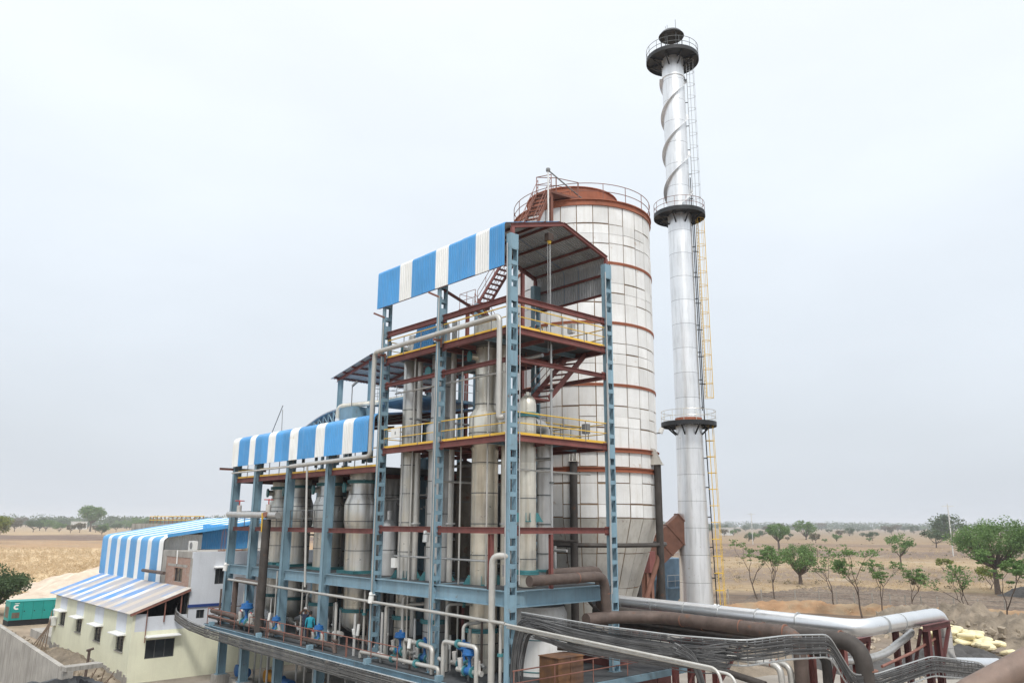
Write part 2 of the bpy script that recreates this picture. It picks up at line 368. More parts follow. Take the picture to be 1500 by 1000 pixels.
def beams_y(z, h, m, w=.2, xs=(0, XB), y0=None):
    for x in xs:
        for a, b in zip(YT[:-1], YT[1:]): bar('beam', tall, m, (x - .02, a + .15, z - h / 2), (x - .02, b - .15, z - h / 2), w, h, 'I')
for z, h in ((21.45, .28), (18.45, .2), (10.65, .28)):
    beams_y(z, h, 'red_steel', xs=(0,)); beams_x(z, h, 'red_steel', ys=(0,) if z < 20 else (0,))
    if z == 18.45: bar('beam', tall, 'red_steel', (XB, .2, z - .1), (XB, 5.3, z - .1), .2, .2, 'I'); bar('beam', tall, 'red_steel', (XB, 5.7, z - .1), (XB, 10.6, z - .1), .2, .2, 'I')
for z in (19.9, 14.82):
    beams_y(z, .3, 'red_steel'); beams_x(z, .3, 'red_steel', ys=(0, 5.5))
    box('deck_plate', tall, 'deck', .1, XB - .1, .1, 10.6, z - .03, z)
    for i in range(1, 5): bar('joist', tall, 'blue_steel' if i % 2 else 'red_steel', (.15, i * 2.2, z - .15), (XB - .15, i * 2.2, z - .15), .12, .22, 'I')
    for xx in (2.3, 4.6): bar('joist', tall, 'red_steel', (xx, .15, z - .28), (xx, 10.6, z - .28), .1, .2, 'I')
    for a, b in zip(YT[:-1], YT[1:]): railing(tall, (-.02, a + .2, z), (-.02, b - .2, z))
    railing(tall, (.28, -.02, z), (XB - .28, -.02, z)); railing(tall, (XB, .2, z), (XB, 5.3, z)); 
railing(tall, (3.6, 1.9, 14.82), (XB - .1, 1.9, 14.82), toe=False); railing(tall, (4.2, 2.2, 19.9), (4.2, 5.2, 19.9), toe=False)
beams_y(7.92, .66, 'blue_steel', .28); beams_x(7.92, .7, 'blue_steel', .28)
box('deck_plate', tall, 'deck', .16, XB - .16, .16, 10.6, 7.86, 7.9)
for i in range(1, 5): bar('joist', tall, 'blue_steel', (.18, i * 2.15 + .3, 7.68), (XB - .18, i * 2.15 + .3, 7.68), .16, .34, 'I')
bar('strut', tall, 'red_steel', (0, 1.35, 7.92), (0, 1.35, 10.35), .2, .2, 'I'); bar('strut', tall, 'red_steel', (2.5, -.02, 7.92), (2.5, -.02, 10.35), .16, .16, 'I')
for y in (5.5, 10.75):
    bar('bracket_arm', tall, 'rust_rail', (-.9, y + .05, 22.7 - .02 * y), (-.1, y - .1, 22.5 - .02 * y), .06, .09)
for y in (5.35, 10.6): box('clip', tall, 'elbow_rust', -.2, -.14, y - .12, y + .12, 19.7, 20.2)
# roof: rafters, purlins, sheets
for y in (0, 5.5, 10.75):
    for x in (0, XB): bar('roof_post', tall, 'red_steel', (x, y, 24.5), (x, y, 24.86), .16, .16)
    bar('rafter', tall, 'red_steel', (-.1, y, 24.92), (3.55, y, 25.98), .14, .2, 'I'); 
    if y < 6: bar('rafter', tall, 'red_steel', (3.55, y, 25.98), (6.95, y, 24.92), .14, .2, 'I')
for x, z in ((.9, 25.34), (2.3, 25.75), (3.35, 26.03), (4.7, 25.75), (5.9, 25.37), (6.9, 25.07)):
    bar('purlin', tall, 'red_steel', (x, .05, z), (x, 11.3 if x < 4 else 5.9, z), .07, .13, 'C')
for x, ye in ((-.29, 11.2), (7.12, 5.8)):
    bar('girt', tall, 'red_steel', (x, .25, 22.98), (x, ye, 22.98), .07, .13, 'C'); bar('girt', tall, 'red_steel', (x, .25, 24.1), (x, ye, 24.1), .07, .13, 'C')
wall_l = curve_path([(-.34, 22.92), (-.34, 25.1), (3.55, 26.2)], .12)
wall_r = curve_path([(3.55, 26.2), (7.2, 25.1), (7.2, 23.0)], .45)
st = [.2, 1.28, 2.35, 4.57, 5.69, 7.87, 9.06, 11.3]
for i in range(7):
    c = 'clad_white' if i % 2 else 'clad_blue'; n = 1 if i % 2 or i == 0 else 2
    for j in range(n):
        a = st[i] + (st[i + 1] - st[i]) * j / n; b = st[i] + (st[i + 1] - st[i]) * (j + 1) / n
        dz = random.uniform(-.02, .02)
        corr2('roof_sheet', tall, c, 'roof_back', [(x + .004 * (j + i % 2), z + dz) for x, z in wall_l], a, b + .03, .17)
        if a < 5.5: corr2('roof_sheet', tall, c, 'roof_back', [(x, z + dz) for x, z in wall_r], a, b + .03, .17)
for y in YT:                                         # gusset and splice plates where beams meet the front columns
    for z in (21.3, 19.75, 18.35, 14.67, 10.5, 7.6):
        for s in (-1, 1):
            if -.1 < y + s * .3 < 10.9: box('gusset', tall, 'blue_steel' if z < 8 else 'red_steel', -.03, -.012 + .0, min(y + s * .145, y + s * .42), max(y + s * .145, y + s * .42), z - .24, z + .2)
    for z in (12.4, 16.6): box('splice_plate', tall, 'blue_steel', -.262, -.246, y - .13, y + .13, z - .3, z + .3)
for z in (21.3, 19.75, 18.35, 14.67, 10.5, 7.6):
    for xa, xb in ((.25, .55), (XB - .55, XB - .25)): box('gusset', tall, 'blue_steel' if z < 8 else 'red_steel', xa, xb, -.03, -.012, z - .22, z + .2)
# stairs of the tower
stairs(tall, (3.7, 2.6, 17.05), (6.8, 2.6, 20.05), (.25, -1, 0), 1.1, 9, rails=False, sh=.28)
for h in (.5, .95): cyl('handrail', tall, 'rust_rail', (3.7, 2.6, 17.05 + h), (6.8, 2.6, 20.05 + h), .02, 6)
box('landing', tall, 'red_steel', 2.7, 4.0, 1.5, 2.8, 16.9, 17.0)
for x in (2.8, 3.5): cyl('hanger', tall, 'rust_rail', (x, 2.75, 16.9), (x, 2.75, 19.6), .03, 6)
stairs(tall, (7.6, 11.8, 24.85), (7.6, 9.3, 27.2), (1, 0, 0), .9, 9)
box('landing', tall, 'red_steel', 7.45, 8.7, 7.8, 9.3, 27.1, 27.2)
for p in ((7.6, 12.8), (8.5, 12.8), (8.5, 8.4)): bar('stair_column', tall, 'red_steel', (*p, 0), (*p, 24.75 if p[1] > 10 else 27.1), .2, .2, 'I')
box('landing', tall, 'red_steel', 7.45, 8.7, 11.8, 13.6, 24.7, 24.85)
for p in ((7.5, 11.9), (7.5, 12.8), (7.5, 13.55), (8.1, 13.55), (8.65, 13.55)): cyl('post', tall, 'rust_rail', (*p, 24.85), (*p, 25.9), .02, 6)
for h in (.55, 1.05):
    cyl('handrail', tall, 'rust_rail', (7.5, 11.9, 24.85 + h), (7.5, 13.55, 24.85 + h), .02, 6); cyl('handrail', tall, 'rust_rail', (7.5, 13.55, 24.85 + h), (8.65, 13.55, 24.85 + h), .02, 6)
bar('hanger', tall, 'red_steel', (7.1, 10.75, 23.4), (7.9, 12.8, 24.6), .1, .14); bar('knee_brace', tall, 'red_steel', (.1, 5.5, 22.9), (3.0, 5.5, 22.0), .1, .14)
stairs(tall, (7.7, 8.6, 20.0), (7.7, 12.2, 24.8), (1, 0, 0), .8, 14)
# conduits, service lines and small boxes fixed to the frame
rnd = random.Random(61)
for x, y, z0, z1, r in ((-.29, .05, 8.2, 24, .03), (-.29, 5.42, 4, 22.5, .03), (-.29, 5.56, 4, 19, .022), (-.29, 10.68, 4, 22, .03), (.33, -.2, 8.2, 21, .025), (XB - .3, -.2, 7.5, 24, .03), (XB - .36, -.2, 4, 19, .02), (3.1, .5, 8, 19.6, .06), (3.3, 6.2, 8, 19.6, .08), (3.6, 9.6, 8, 19.6, .08), (2.9, 8.2, 8, 19.6, .05), (5.6, 7.6, 8, 21, .07), (.45, 2.2, 8, 19.6, .04), (.5, 9.4, 8, 14.6, .035)):
    cyl('service_line', tall, rnd.choice(('pipe_pale', 'steel_grey', 'galv')), (x, y, z0), (x, y, z1), r, 8)
    if r > .045:
        for z in (9.6, 12.7, 17.2): cyl('line_flange', tall, 'weld', (x, y, z), (x, y, z + .09), r * 1.9, 10)
for p, q, r in (((.4, .7, 17.9), (.4, 10.2, 17.9), .05), ((3.2, .6, 13.9), (3.2, 10.3, 13.9), .08), ((.3, 6.0, 12.9), (5.6, 6.0, 12.9), .06), ((.6, 1.9, 9.1), (.6, 10.0, 9.1), .05), ((3.0, 1.0, 19.1), (3.0, 10.2, 19.1), .1), ((.4, .9, 13.3), (6.3, .9, 13.3), .05), ((.5, 8.9, 16.4), (5, 8.9, 16.4), .06)):
    cyl('service_line', tall, rnd.choice(('pipe_pale', 'steel_grey', 'galv')), p, q, r, 8)
for x, y, z in ((.5, 5.9, 15.4), (.5, 1.0, 15.5), (5.6, .5, 15.3), (.5, 6.4, 20.4), (4.6, .5, 20.4), (.5, .8, 8.5), (.45, 9.7, 8.5)):
    box('junction_box', tall, rnd.choice(('galv', 'plastic_white', 'grey_post')), x - .12, x + .12, y - .18, y + .18, z, z + .5)
for z in (19.9, 14.82): railing(tall, (XB, 5.7, z), (XB, 10.5, z)); railing(tall, (.3, 10.75, z), (XB - .3, 10.75, z))
# hoist rope under the roof
hoist = thing('chain_hoist', 'chain hoist with long hanging ropes under the gable roof', 'hoist', (3.1, .6, 19.9))
for k, dx in enumerate((0, .14, .2)): cyl('rope', hoist, 'galv', (3.0 + dx, .6, 19.2 - k * .8), (3.0 + dx, .6, 25.2), .016, 6)
box('trolley', hoist, 'rust_pipe', 2.92, 3.3, .45, .75, 25.1, 25.5); lathe('pulley', 'rail_yellow', (3.1, .6), [(0, 24.95), (.1, 24.95), (.12, 25.05), (.1, 25.15), (0, 25.15)], hoist, 12)

# ------------------------------------------------------------------ low frame
YL = (16.25, 21.4, 26.2, 29.8)
low = thing('low_frame', 'lower blue-grey steel frame with long striped blue and white cladding', 'steel frame', (0, 20, 0))
def h_col(x, y, z0, z1, parent, d=.55, w=.3):
    b = MB(); b.box(x - d / 2, x - d / 2 + .025, y - w / 2, y + w / 2, z0, z1); b.box(x + d / 2 - .025, x + d / 2, y - w / 2, y + w / 2, z0, z1)
    b.box(x - d / 2 + .025, x + d / 2 - .025, y - .012, y + .012, z0, z1); b.box(x - d / 2 - .1, x + d / 2 + .1, y - w / 2 - .1, y + w / 2 + .1, z0, z0 + .04)
    return b.obj('column', 'blue_steel', parent)
for x in (0, XB, 13.0):
    for y in YL:
        h_col(x, y, .6, 15.0, low); box('pedestal', low, 'concrete', x - .5, x + .5, y - .42, y + .42, 0, .6)
for x in (0, XB):                                    # ground-storey columns under the tall frame
    for y in YT:
        h_col(x, y, .6, 3.6, low); box('pedestal', low, 'concrete', x - .5, x + .5, y - .42, y + .42, 0, .6)
YA = (10.75,) + YL
for a, b in zip(YA[:-1], YA[1:]):
    for x in (0, XB, 13.0):
        for z, h, m in ((13.88, .3, 'red_steel'), (10.5, .26, 'red_steel'), (7.9, .6, 'blue_steel')):
            bar('beam', low, m, (x - .02, a + .16, z - h / 2), (x - .02, b - .16, z - h / 2), .2, h, 'I')
    railing(low, (-.02, a + .2, 13.88), (-.02, b - .2, 13.88)); 
    if a > 15: railing(low, (.05, a + .2, 10.5), (.05, b - .2, 10.5), m='weld', pm='weld', toe=False)
for y in YL:
    for z, h, m in ((13.88, .3, 'red_steel'), (10.5, .26, 'red_steel'), (7.9, .6, 'blue_steel')):
        for xa, xb in ((.3, XB - .3), (XB + .3, 12.7)): bar('beam', low, m, (xa, y, z - h / 2 - .003), (xb, y, z - h / 2 - .003), .2, h, 'I')
box('deck_plate', low, 'deck', .15, 12.8, 10.95, 29.7, 13.84, 13.87); box('deck_plate', low, 'deck', 2.9, 12.8, 10.95, 29.7, 10.44, 10.48)
box('deck_plate', low, 'deck', .15, 12.8, 10.95, 29.7, 7.84, 7.88)
# lower platform (shared by both frames)
box('deck_plate', low, 'deck', -1.0, 13, -1.2, 30.9, 3.84, 3.9)
for y in range(0, 31, 3): bar('joist', low, 'blue_steel', (-.9, y + .7, 3.66), (12.9, y + .7, 3.66), .14, .28, 'I')
for i, (a, b) in enumerate(((-1.2, 5), (5, 11), (11, 17), (17, 23.5), (23.5, 30.9))):
    bar('edge_beam', low, 'blue_steel', (-1.02, a, 3.72), (-1.02, b - .02, 3.72), .14, .3, 'C', )
    box('bracket', low, 'blue_steel', -1.2, -.88, b - 1.5, b - 1.25, 3.85, 4.12)
bar('edge_beam', low, 'blue_steel', (-1.0, -1.25, 3.72), (12.9, -1.25, 3.72), .14, .3, 'C')
for a, b in ((7.2, 12), (12, 17), (17, 21.3), (21.5, 24), (26.2, 30.8)): railing(low, (-.86, a, 3.9), (-.86, b, 3.9), 1.0, 'rust_rail', 'rust_rail', 2.3, False, .028)
railing(low, (-.9, -1.15, 3.9), (6.5, -1.15, 3.9), 1.0, 'rust_rail', 'rust_rail', 2.3, False, .028); railing(low, (-.86, 30.85, 3.9), (2.5, 30.85, 3.9), 1.0, 'rust_rail', 'rust_rail', 1.7, False, .028)
for i in range(8): corr('rear_shade_sheet', low, 'roof_back', [(13.3, 4.0), (13.3, 13.7)], 11.0 + i * 1.6, 12.6 + i * 1.6 - .01, .25)  # back wall added to block skylight and keep the bays behind the vessels dark
# cladding
pth = curve_path([(-.38, 14.72), (-.38, 16.76), (8.0, 17.9)], .38)
bl = [29.95, 28.89, 27.09, 26.18, 24.17, 23.08, 21.04, 19.9, 17.62, 16.48, 14.35, 13.2, 11.62]
for i in range(12):
    c = 'clad_blue' if i % 2 else 'clad_white'; n = 2 if i % 2 else 1
    for j in range(n):
        a = bl[i] + (bl[i + 1] - bl[i]) * j / n; b = bl[i] + (bl[i + 1] - bl[i]) * (j + 1) / n
        corr2('roof_sheet', low, c, 'roof_back', pth[:], b, a + .02, .2)
corr2('roof_sheet', low, 'clad_blue', 'roof_back', [(x - .02, z + .02) for x, z in pth], 11.0, 11.45, .2)
for y in YA[1:]: bar('roof_rafter', low, 'red_steel', (-.1, y, 16.55), (7.9, y, 17.6), .14, .2, 'I'); bar('roof_post', low, 'blue_steel', (0, y, 15), (0, y, 16.5), .2, .2); bar('roof_post', low, 'blue_steel', (XB, y, 15), (XB, y, 17.3), .2, .2)
for x, z in ((-.32, 14.85), (-.32, 15.9), (2, 17.0), (4, 17.27), (6, 17.53)): bar('girt', low, 'red_steel', (x, 11.2, z), (x, 29.9, z), .07, .12, 'C')
bar('outrigger', low, 'rust_rail', (-1.3, 29.9, 14.55), (2.2, 29.75, 14.55), .16, .16, 'I')
# upper lean-to shed roof behind the low cladding
shed = thing('shed_roof', 'grey sheet lean-to roof on blue posts above the low cladding', 'roof', (4, 20, 14.6))
for i in range(9):
    xa = 2.6 + i * .95; corr2('roof_sheet', shed, 'roof_back', 'roof_back', [(21.6, 20.55), (16.4, 21.55)][::-1], xa, xa + .97, .24, .04, True)
for x in (3.0, 6.5, 10.5):
    bar('rafter', shed, 'red_steel', (x, 21.4, 20.42), (x, 16.5, 21.36), .12, .18, 'I')
    for y, z in ((20.9, 20.4), (17.0, 21.2)): bar('post', shed, 'blue_steel', (x, y, 14.6), (x, y, z), .28, .28, 'I')
for k in range(5): y = 16.7 + k * 1.12; bar('purlin', shed, 'red_steel', (2.6, y, 21.56 - (y - 16.4) * .192 - .07), (11.1, y, 21.56 - (y - 16.4) * .192 - .07), .07, .12, 'C')
# equipment above the low roof
eq = thing('access_platform', 'railed equipment platform standing above the low striped roof', 'platform', (4, 15, 14.6))
box('deck_plate', eq, 'blue_steel', 3.2, 8.5, 12.2, 17.6, 18.3, 18.45)
for x in (3.4, 8.2):
    for y in (12.5, 17.3): bar('post', eq, 'blue_steel', (x, y, 14.6), (x, y, 18.3), .24, .24, 'I')
for p, q in (((3.25, 12.2, 18.45), (3.25, 17.6, 18.45)), ((3.25, 17.6, 18.45), (8.4, 17.6, 18.45)), ((3.25, 12.2, 18.45), (8.4, 12.2, 18.45))): railing(eq, p, q, 1.05, 'galv', 'galv', 1.2, False, .025)
pp = thing('steam_pipe', 'cream insulated pipe with a bend rising above the low striped roof', 'pipe', (2.2, 19.3, 15))
pipe('pipe_run', 'steel_tan', [(2.2, 19.6, 15.0), (2.2, 19.6, 18.35), (3.1, 16.6, 18.35), (4.6, 14.4, 18.75)], .17, pp, .45); flange(pp, (2.2, 19.6, 17.2), (0, 0, 1), .19, 'plastic_white', .35); flange(pp, (3.05, 16.8, 18.35), (.3, -1, 0), .24, 'galv')
arch = thing('arched_conveyor', 'blue-grey arched conveyor gallery with curved top above the low roof', 'conveyor', (3, 22, 15))
for xx in (2.4, 3.6):
    c = []; t = []
    for i in range(9):
        s = i / 8; y = 25.3 - 5.4 * s; z = 17.05 + 1.15 * math.sin(s * math.pi / 2); c.append((xx, y, z)); t.append((xx, y, z - .55 - .35 * s))
    b = MB(); b.tube(c, .09, 6).obj('top_chord', 'hopper_blue', arch, True); MB().tube(t, .09, 6).obj('bottom_chord', 'blue_steel', arch, True)
    for i in range(8): cyl('lattice', arch, 'blue_steel', c[i], t[i + 1], .04, 6); cyl('lattice', arch, 'blue_steel', t[i], c[i], .04, 6)
b = MB()
for i in range(8):
    s, s2 = i / 8, (i + 1) / 8; f = lambda s: (25.3 - 5.4 * s, 17.1 + 1.15 * math.sin(s * math.pi / 2))
    (ya, za), (yb, zb) = f(s), f(s2); b.add([(2.3, ya, za), (3.7, ya, za), (3.7, yb, zb), (2.3, yb, zb), (2.3, ya, za - .06), (3.7, ya, za - .06), (3.7, yb, zb - .06), (2.3, yb, zb - .06)], [(0, 1, 2, 3), (7, 6, 5, 4), (0, 3, 7, 4), (1, 5, 6, 2)])
b.obj('cover', 'roof_back', arch); box('drive_housing', arch, 'blue_steel', 2.2, 3.9, 17.8, 19.9, 17.0, 18.2)
for x in (2.5, 3.5): bar('leg', arch, 'blue_steel', (x, 18.3, 14.6), (x, 18.3, 17.1), .16, .16); bar('leg', arch, 'blue_steel', (x, 24.6, 14.6), (x, 24.6, 17.0), .16, .16)
mast = thing('floodlight_mast', 'thin raised floodlight mast beside the grey lean-to roof post', 'lamp', (2.5, 19.0, 15))
cyl('pole', mast, 'grey_post', (2.4, 18.3, 15.0), (2.4, 18.3, 19.6), .035, 8); bar('lamp_head', mast, 'grey_post', (2.4, 18.3, 19.6), (2.5, 17.9, 19.85), .12, .12)
rod = thing('lightning_rod', 'thin leaning rod on the low striped roof beside the arched conveyor', 'rod', (1, 26, 17))
cyl('rod_shaft', rod, 'grey_post', (.8, 26.4, 16.9), (1.0, 25.3, 18.9), .03, 6); cyl('stay', rod, 'grey_post', (1.0, 25.3, 18.6), (1.0, 25.2, 16.9), .025, 6)
# blue sheet leaning behind the tower railing
bs = thing('sheet_stack', 'deep blue roofing sheets leaning on the upper tower floor behind the railing', 'sheets', (2.5, 10, 19.9))
for i in range(3): corr2('sheet', bs, 'clad_blue', 'clad_blue', [(.9 + i * .05, 19.95), (1.25 + i * .05, 21.55 + .15 * i)], 7.6 + .2 * i, 9.3 + .15 * i, .2)

# ------------------------------------------------------------------ vessels
def vessel(name, label, x, y, prof, rings=(), m='steel', brackets=None, br=.0, group=None, cat='vessel', ringm='weld', nz=(), flanges=(), root=None):
    t = thing(name, label, cat, (x, y, prof[0][1]), group)
    lathe('shell', m, (x, y), prof, t, 36)
    def rad(z):
        for (r0, z0), (r1, z1) in zip(prof[:-1], prof[1:]):
            if z0 <= z <= z1 and z1 > z0: return r0 + (r1 - r0) * (z - z0) / (z1 - z0)
        return prof[-1][0]
    for z in rings:
        r = rad(z); lathe('ring', ringm, (x, y), [(r, z - .02), (r + .022, z - .02), (r + .022, z + .02), (r, z + .02)], t, 36)
    for z in flanges:
        r = rad(z); lathe('flange', 'teal', (x, y), [(r, z - .1), (r + .13, z - .1), (r + .13, z - .01), (r + .09, z), (r + .13, z + .01), (r + .13, z + .1), (r, z + .1)], t, 36)
    if brackets:
        r = rad(brackets + .2)
        for k in range(4):
            a = R(45 + 90 * k + 5); dx, dy = math.cos(a), math.sin(a); b = MB()
            mm = Matrix.Translation((x + dx * (r - .02), y + dy * (r - .02), brackets)) @ Matrix.Rotation(a, 4, 'Z')
            b.box(0, .34, -.13, .13, 0, .04, mm)
            for s in (-.11, .09): b.add([mm @ V(p) for p in ((0, s, .04), (.32, s, .04), (.1, s, .42), (0, s, .42), (0, s + .02, .04), (.32, s + .02, .04), (.1, s + .02, .42), (0, s + .02, .42))], [(0, 1, 2, 3), (7, 6, 5, 4), (0, 4, 5, 1), (1, 5, 6, 2), (2, 6, 7, 3), (3, 7, 4, 0)])
            b.obj('bracket', 'teal', t)
    for z, a, l, rr in nz:
        a = R(a); r = rad(z) - .03; p = V((x + math.cos(a) * r, y + math.sin(a) * r, z)); d = V((math.cos(a), math.sin(a), 0))
        nzo = cyl('nozzle', t, m, p, p + d * l, rr, 12); cyl('flange', nzo, 'teal', p + d * (l - .05), p + d * (l + .06), rr * 1.55, 14)
    return t
def rr(a, b, s): return [a + s * i for i in range(int((b - a) / s) + 1)]
vessel('evaporator_tower', 'slim stainless tower column nearest the narrow left end of the tall frame', 1.5, 10.15,
       [(0, 1.0), (.5, 1.0), (.55, 1.2), (.55, 5.9), (.5, 5.9), (.5, 16.2), (.5, 20.3), (.36, 20.5), (.3, 21.4), (0, 21.5)], rr(4.4, 5.4, 1) + rr(9.3, 20, 1.55), 'steel', 7.9, flanges=(5.9, 20.15), nz=((20.6, 150, .35, .16),))
vessel('evaporator_tower', 'grey jacketed tower column half hidden behind the middle front column', 1.8, 7.75,
       [(0, 1.0), (.62, 1.0), (.66, 1.2), (.66, 5.9), (.62, 5.9), (.62, 14.6), (.78, 14.7), (.78, 15.9), (.56, 16.2), (.56, 20.6), (.4, 20.7), (.4, 21.5), (.3, 21.8), (0, 21.8)], rr(4.4, 5.4, 1) + rr(9.6, 20, 1.7), 'steel_grey', 7.9, flanges=(5.9, 20.5), nz=((18.9, 180, .4, .18), (18.9, 110, .3, .18)))
vessel('evaporator_tower', 'widest stainless tower column standing beside the corner column', 2.0, 4.2,
       [(0, 1.0), (.72, 1.0), (.76, 1.2), (.76, 5.8), (.72, 5.8), (.68, 5.85), (.68, 14.4), (.85, 14.75), (.85, 16.2), (.56, 16.6), (.56, 20.2), (.66, 20.3), (.66, 21.2), (.42, 21.5), (0, 21.6)], rr(3.8, 5.6, 1.4) + rr(9.3, 20, 1.5), 'steel_tan', 7.9, flanges=(5.8, 20.35), nz=((19.3, 160, .4, .18),))
vessel('condenser_column', 'cream round-topped column vessel just inside the right facade', 2.2, 1.25,
       [(0, 7.9), (.42, 7.95), (.42, 13.6), (.42, 16.5), (.38, 16.75), (.25, 16.93), (.08, 17.0), (.08, 17.15), (0, 17.15)], (9.2, 12.0, 13.3), 'steel_tan', 10.9, flanges=(8.6, 16.0))
vdl = thing('vapour_duct', 'grey insulated vapour duct with bend beside the cream round-topped vessel', 'pipe', (3.8, 1.75, 8))
pipe('duct_run', 'steel_grey', [(3.8, 1.75, 7.9), (3.8, 1.75, 15.6), (2.7, 1.45, 15.6)], .34, vdl, .7, 20)
for z in (9.4, 10.8, 12.2, 13.5, 14.7): lathe('ring', 'weld', (3.8, 1.75), [(.33, z - .03), (.37, z - .03), (.37, z + .03), (.33, z + .03)], vdl, 24)
flange(vdl, (3.8, 1.75, 8.6), (0, 0, 1), .42)
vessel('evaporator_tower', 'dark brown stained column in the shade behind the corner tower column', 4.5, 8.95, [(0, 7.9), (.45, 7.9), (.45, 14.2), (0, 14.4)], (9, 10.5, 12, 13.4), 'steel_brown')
vessel('evaporator_tower', 'short domed grey vessel tucked behind the tall frame left end column', 2.2, 13.0, [(0, 7.9), (.45, 7.9), (.45, 10.6), (.36, 10.85), (.14, 11.0), (.14, 11.5), (0, 11.5)], (9.3,), 'steel_grey')
vessel('storage_vessel', 'off-white vessel with teal bands under the blue beam of the right facade', 3.9, 2.2, [(0, .6), (1.35, .6), (1.35, 6.6), (1.2, 6.95), (.5, 7.1), (0, 7.1)], (2.6, 4.1, 5.5), 'silo_white', None, ringm='teal')
for i, (yy, lab) in enumerate(((15.8, 'fully visible bulging stainless pan vessel next to the tall frame'), (20.4, 'second bulging stainless pan vessel from the tall frame'), (25.2, 'third bulging stainless pan vessel from the tall frame'), (29.0, 'farthest bulging stainless pan vessel at the low frame end'))):
    xx = (2.0, 2.4, 2.7, 3.0)[i]
    if i == 3: yy = 28.3
    vessel('pan_vessel', lab, xx, yy, [(0, 4.6), (.3, 4.55), (.5, 4.65), (.8, 4.9), (.88, 5.15), (.88, 5.8), (.8, 5.85), (.8, 7.7), (.98, 7.75), (.98, 7.88), (.88, 7.9), (.88, 10.2), (1.02, 10.9), (1.04, 11.9), (.82, 12.5), (.8, 13.2), (.8, 13.84)],
           (9.2, 10.9, 11.9, 12.5), 'steel', None, flanges=(5.8, 13.25), nz=((12.9, 165, .35, .2),), group='pan vessels in the low frame')
    o = thing('outlet_pipe', ('bottom outlet bend of the first pan vessel', 'bottom outlet bend of the second pan vessel', 'bottom outlet bend of the third pan vessel', 'bottom outlet bend of the farthest pan vessel')[i], 'pipe', (xx, yy, 3.9))
    pipe('bend', 'steel', [(xx, yy, 4.6), (xx, yy, 4.2), (xx + .7, yy - .4, 4.1)], .2, o, .2)
    box('base_frame', low, 'teal', xx - .95, xx + .95, yy - .95, yy + .95, 7.885, 8.06)
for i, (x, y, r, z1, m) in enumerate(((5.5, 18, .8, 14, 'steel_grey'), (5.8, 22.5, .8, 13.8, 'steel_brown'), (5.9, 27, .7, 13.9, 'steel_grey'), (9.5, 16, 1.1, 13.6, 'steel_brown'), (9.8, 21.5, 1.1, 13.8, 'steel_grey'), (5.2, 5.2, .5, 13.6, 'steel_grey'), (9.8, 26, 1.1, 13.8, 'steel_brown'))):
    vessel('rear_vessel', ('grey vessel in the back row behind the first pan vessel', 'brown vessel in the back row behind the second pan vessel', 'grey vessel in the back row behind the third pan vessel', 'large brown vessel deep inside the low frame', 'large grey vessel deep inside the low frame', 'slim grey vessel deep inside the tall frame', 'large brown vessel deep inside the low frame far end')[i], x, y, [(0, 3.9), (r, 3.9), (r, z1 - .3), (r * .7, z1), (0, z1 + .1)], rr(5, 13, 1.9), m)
# downcomer pipes next to the towers
for i, (x, y, lab) in enumerate(((1.3, 9.1, 'pale downcomer pipe right of the slim left tower column'), (1.6, 6.45, 'pale downcomer pipe right of the middle front column'), (2.3, 3.0, 'tan downcomer pipe close to the left of the corner column'))):
    t = thing('downcomer_pipe', lab, 'pipe', (x, y, 4), 'downcomer pipes beside the tower columns')
    cyl('pipe_run', t, 'pipe_pale' if i < 2 else 'steel_tan', (x, y, 4.0), (x, y, 19.8 if i != 1 else 21.6), .15 if i < 2 else .2, 14)
    for z in (4.9, 5.0, 10.8): flange(t, (x, y, z), (0, 0, 1), .26, 'weld' if z < 6 else 'steel_grey', .04)
for i, (x, y) in enumerate(((.55, 8.55), (1.1, 5.05))): tag(cyl('riser_pipe', None, 'pipe_pale', (x, y, 4), (x, y, 19.7), .045, 8), ('thin riser pipe left of the middle front column', 'thin riser pipe along the widest tower column')[i], 'pipe')
# ------------------------------------------------------------------ silo
SX, SY, SR = 15.05, 9.25, 4.76
silo = thing('storage_silo', 'huge white panelled silo with rusty seams, red rim and hopper cone', 'silo', (SX, SY, 0))
lathe('core', 'silo_rust', (SX, SY), [(1.7, 2.0), (SR - .045, 11.2), (SR - .045, 31.3), (0, 31.35)], silo, 56)
NP = 28; camang = math.atan2(-26.67 - SY, -24.18 - SX)
def panel_mesh(r0, r1, h, m, g=.03, gb=.03, gt=.03):
    b = MB(); da = 2 * math.pi / NP; n = 3; L_ = []
    for zi, (z, r) in enumerate(((gb, r0 + (r1 - r0) * gb / h), (h - gt, r1 - (r1 - r0) * gt / h))):
        for t in (0, .045):
            ga = g / max(r, .5)
            for i in range(n + 1):
                a = -da / 2 + ga + (da - 2 * ga) * i / n; L_.append(((r + t - .03) * math.cos(a), (r + t - .03) * math.sin(a), z))
    k = n + 1; ii = lambda z, t, i: (z * 2 + t) * k + i; f = []
    for i in range(n):
        f += [(ii(0, 1, i), ii(0, 1, i + 1), ii(1, 1, i + 1), ii(1, 1, i)), (ii(0, 0, i), ii(0, 0, i + 1), ii(0, 1, i + 1), ii(0, 1, i)), (ii(1, 1, i), ii(1, 1, i + 1), ii(1, 0, i + 1), ii(1, 0, i))]
    f += [(ii(0, 0, 0), ii(0, 1, 0), ii(1, 1, 0), ii(1, 0, 0)), (ii(0, 1, n), ii(0, 0, n), ii(1, 0, n), ii(1, 1, n))]
    return b.add(L_, f)
rows = [(11.2, 12.0), (12.0, 13.25), (13.25, 14.2), (14.2, 15.3)]
for zb, hh in ((15.3, 4.0), (19.3, 4.0), (23.3, 4.0), (27.3, 4.0)):
    zz = [zb + hh * f for f in (0, .333, .5, .667, 1)]; rows += list(zip(zz[:-1], zz[1:]))
rest = MB()
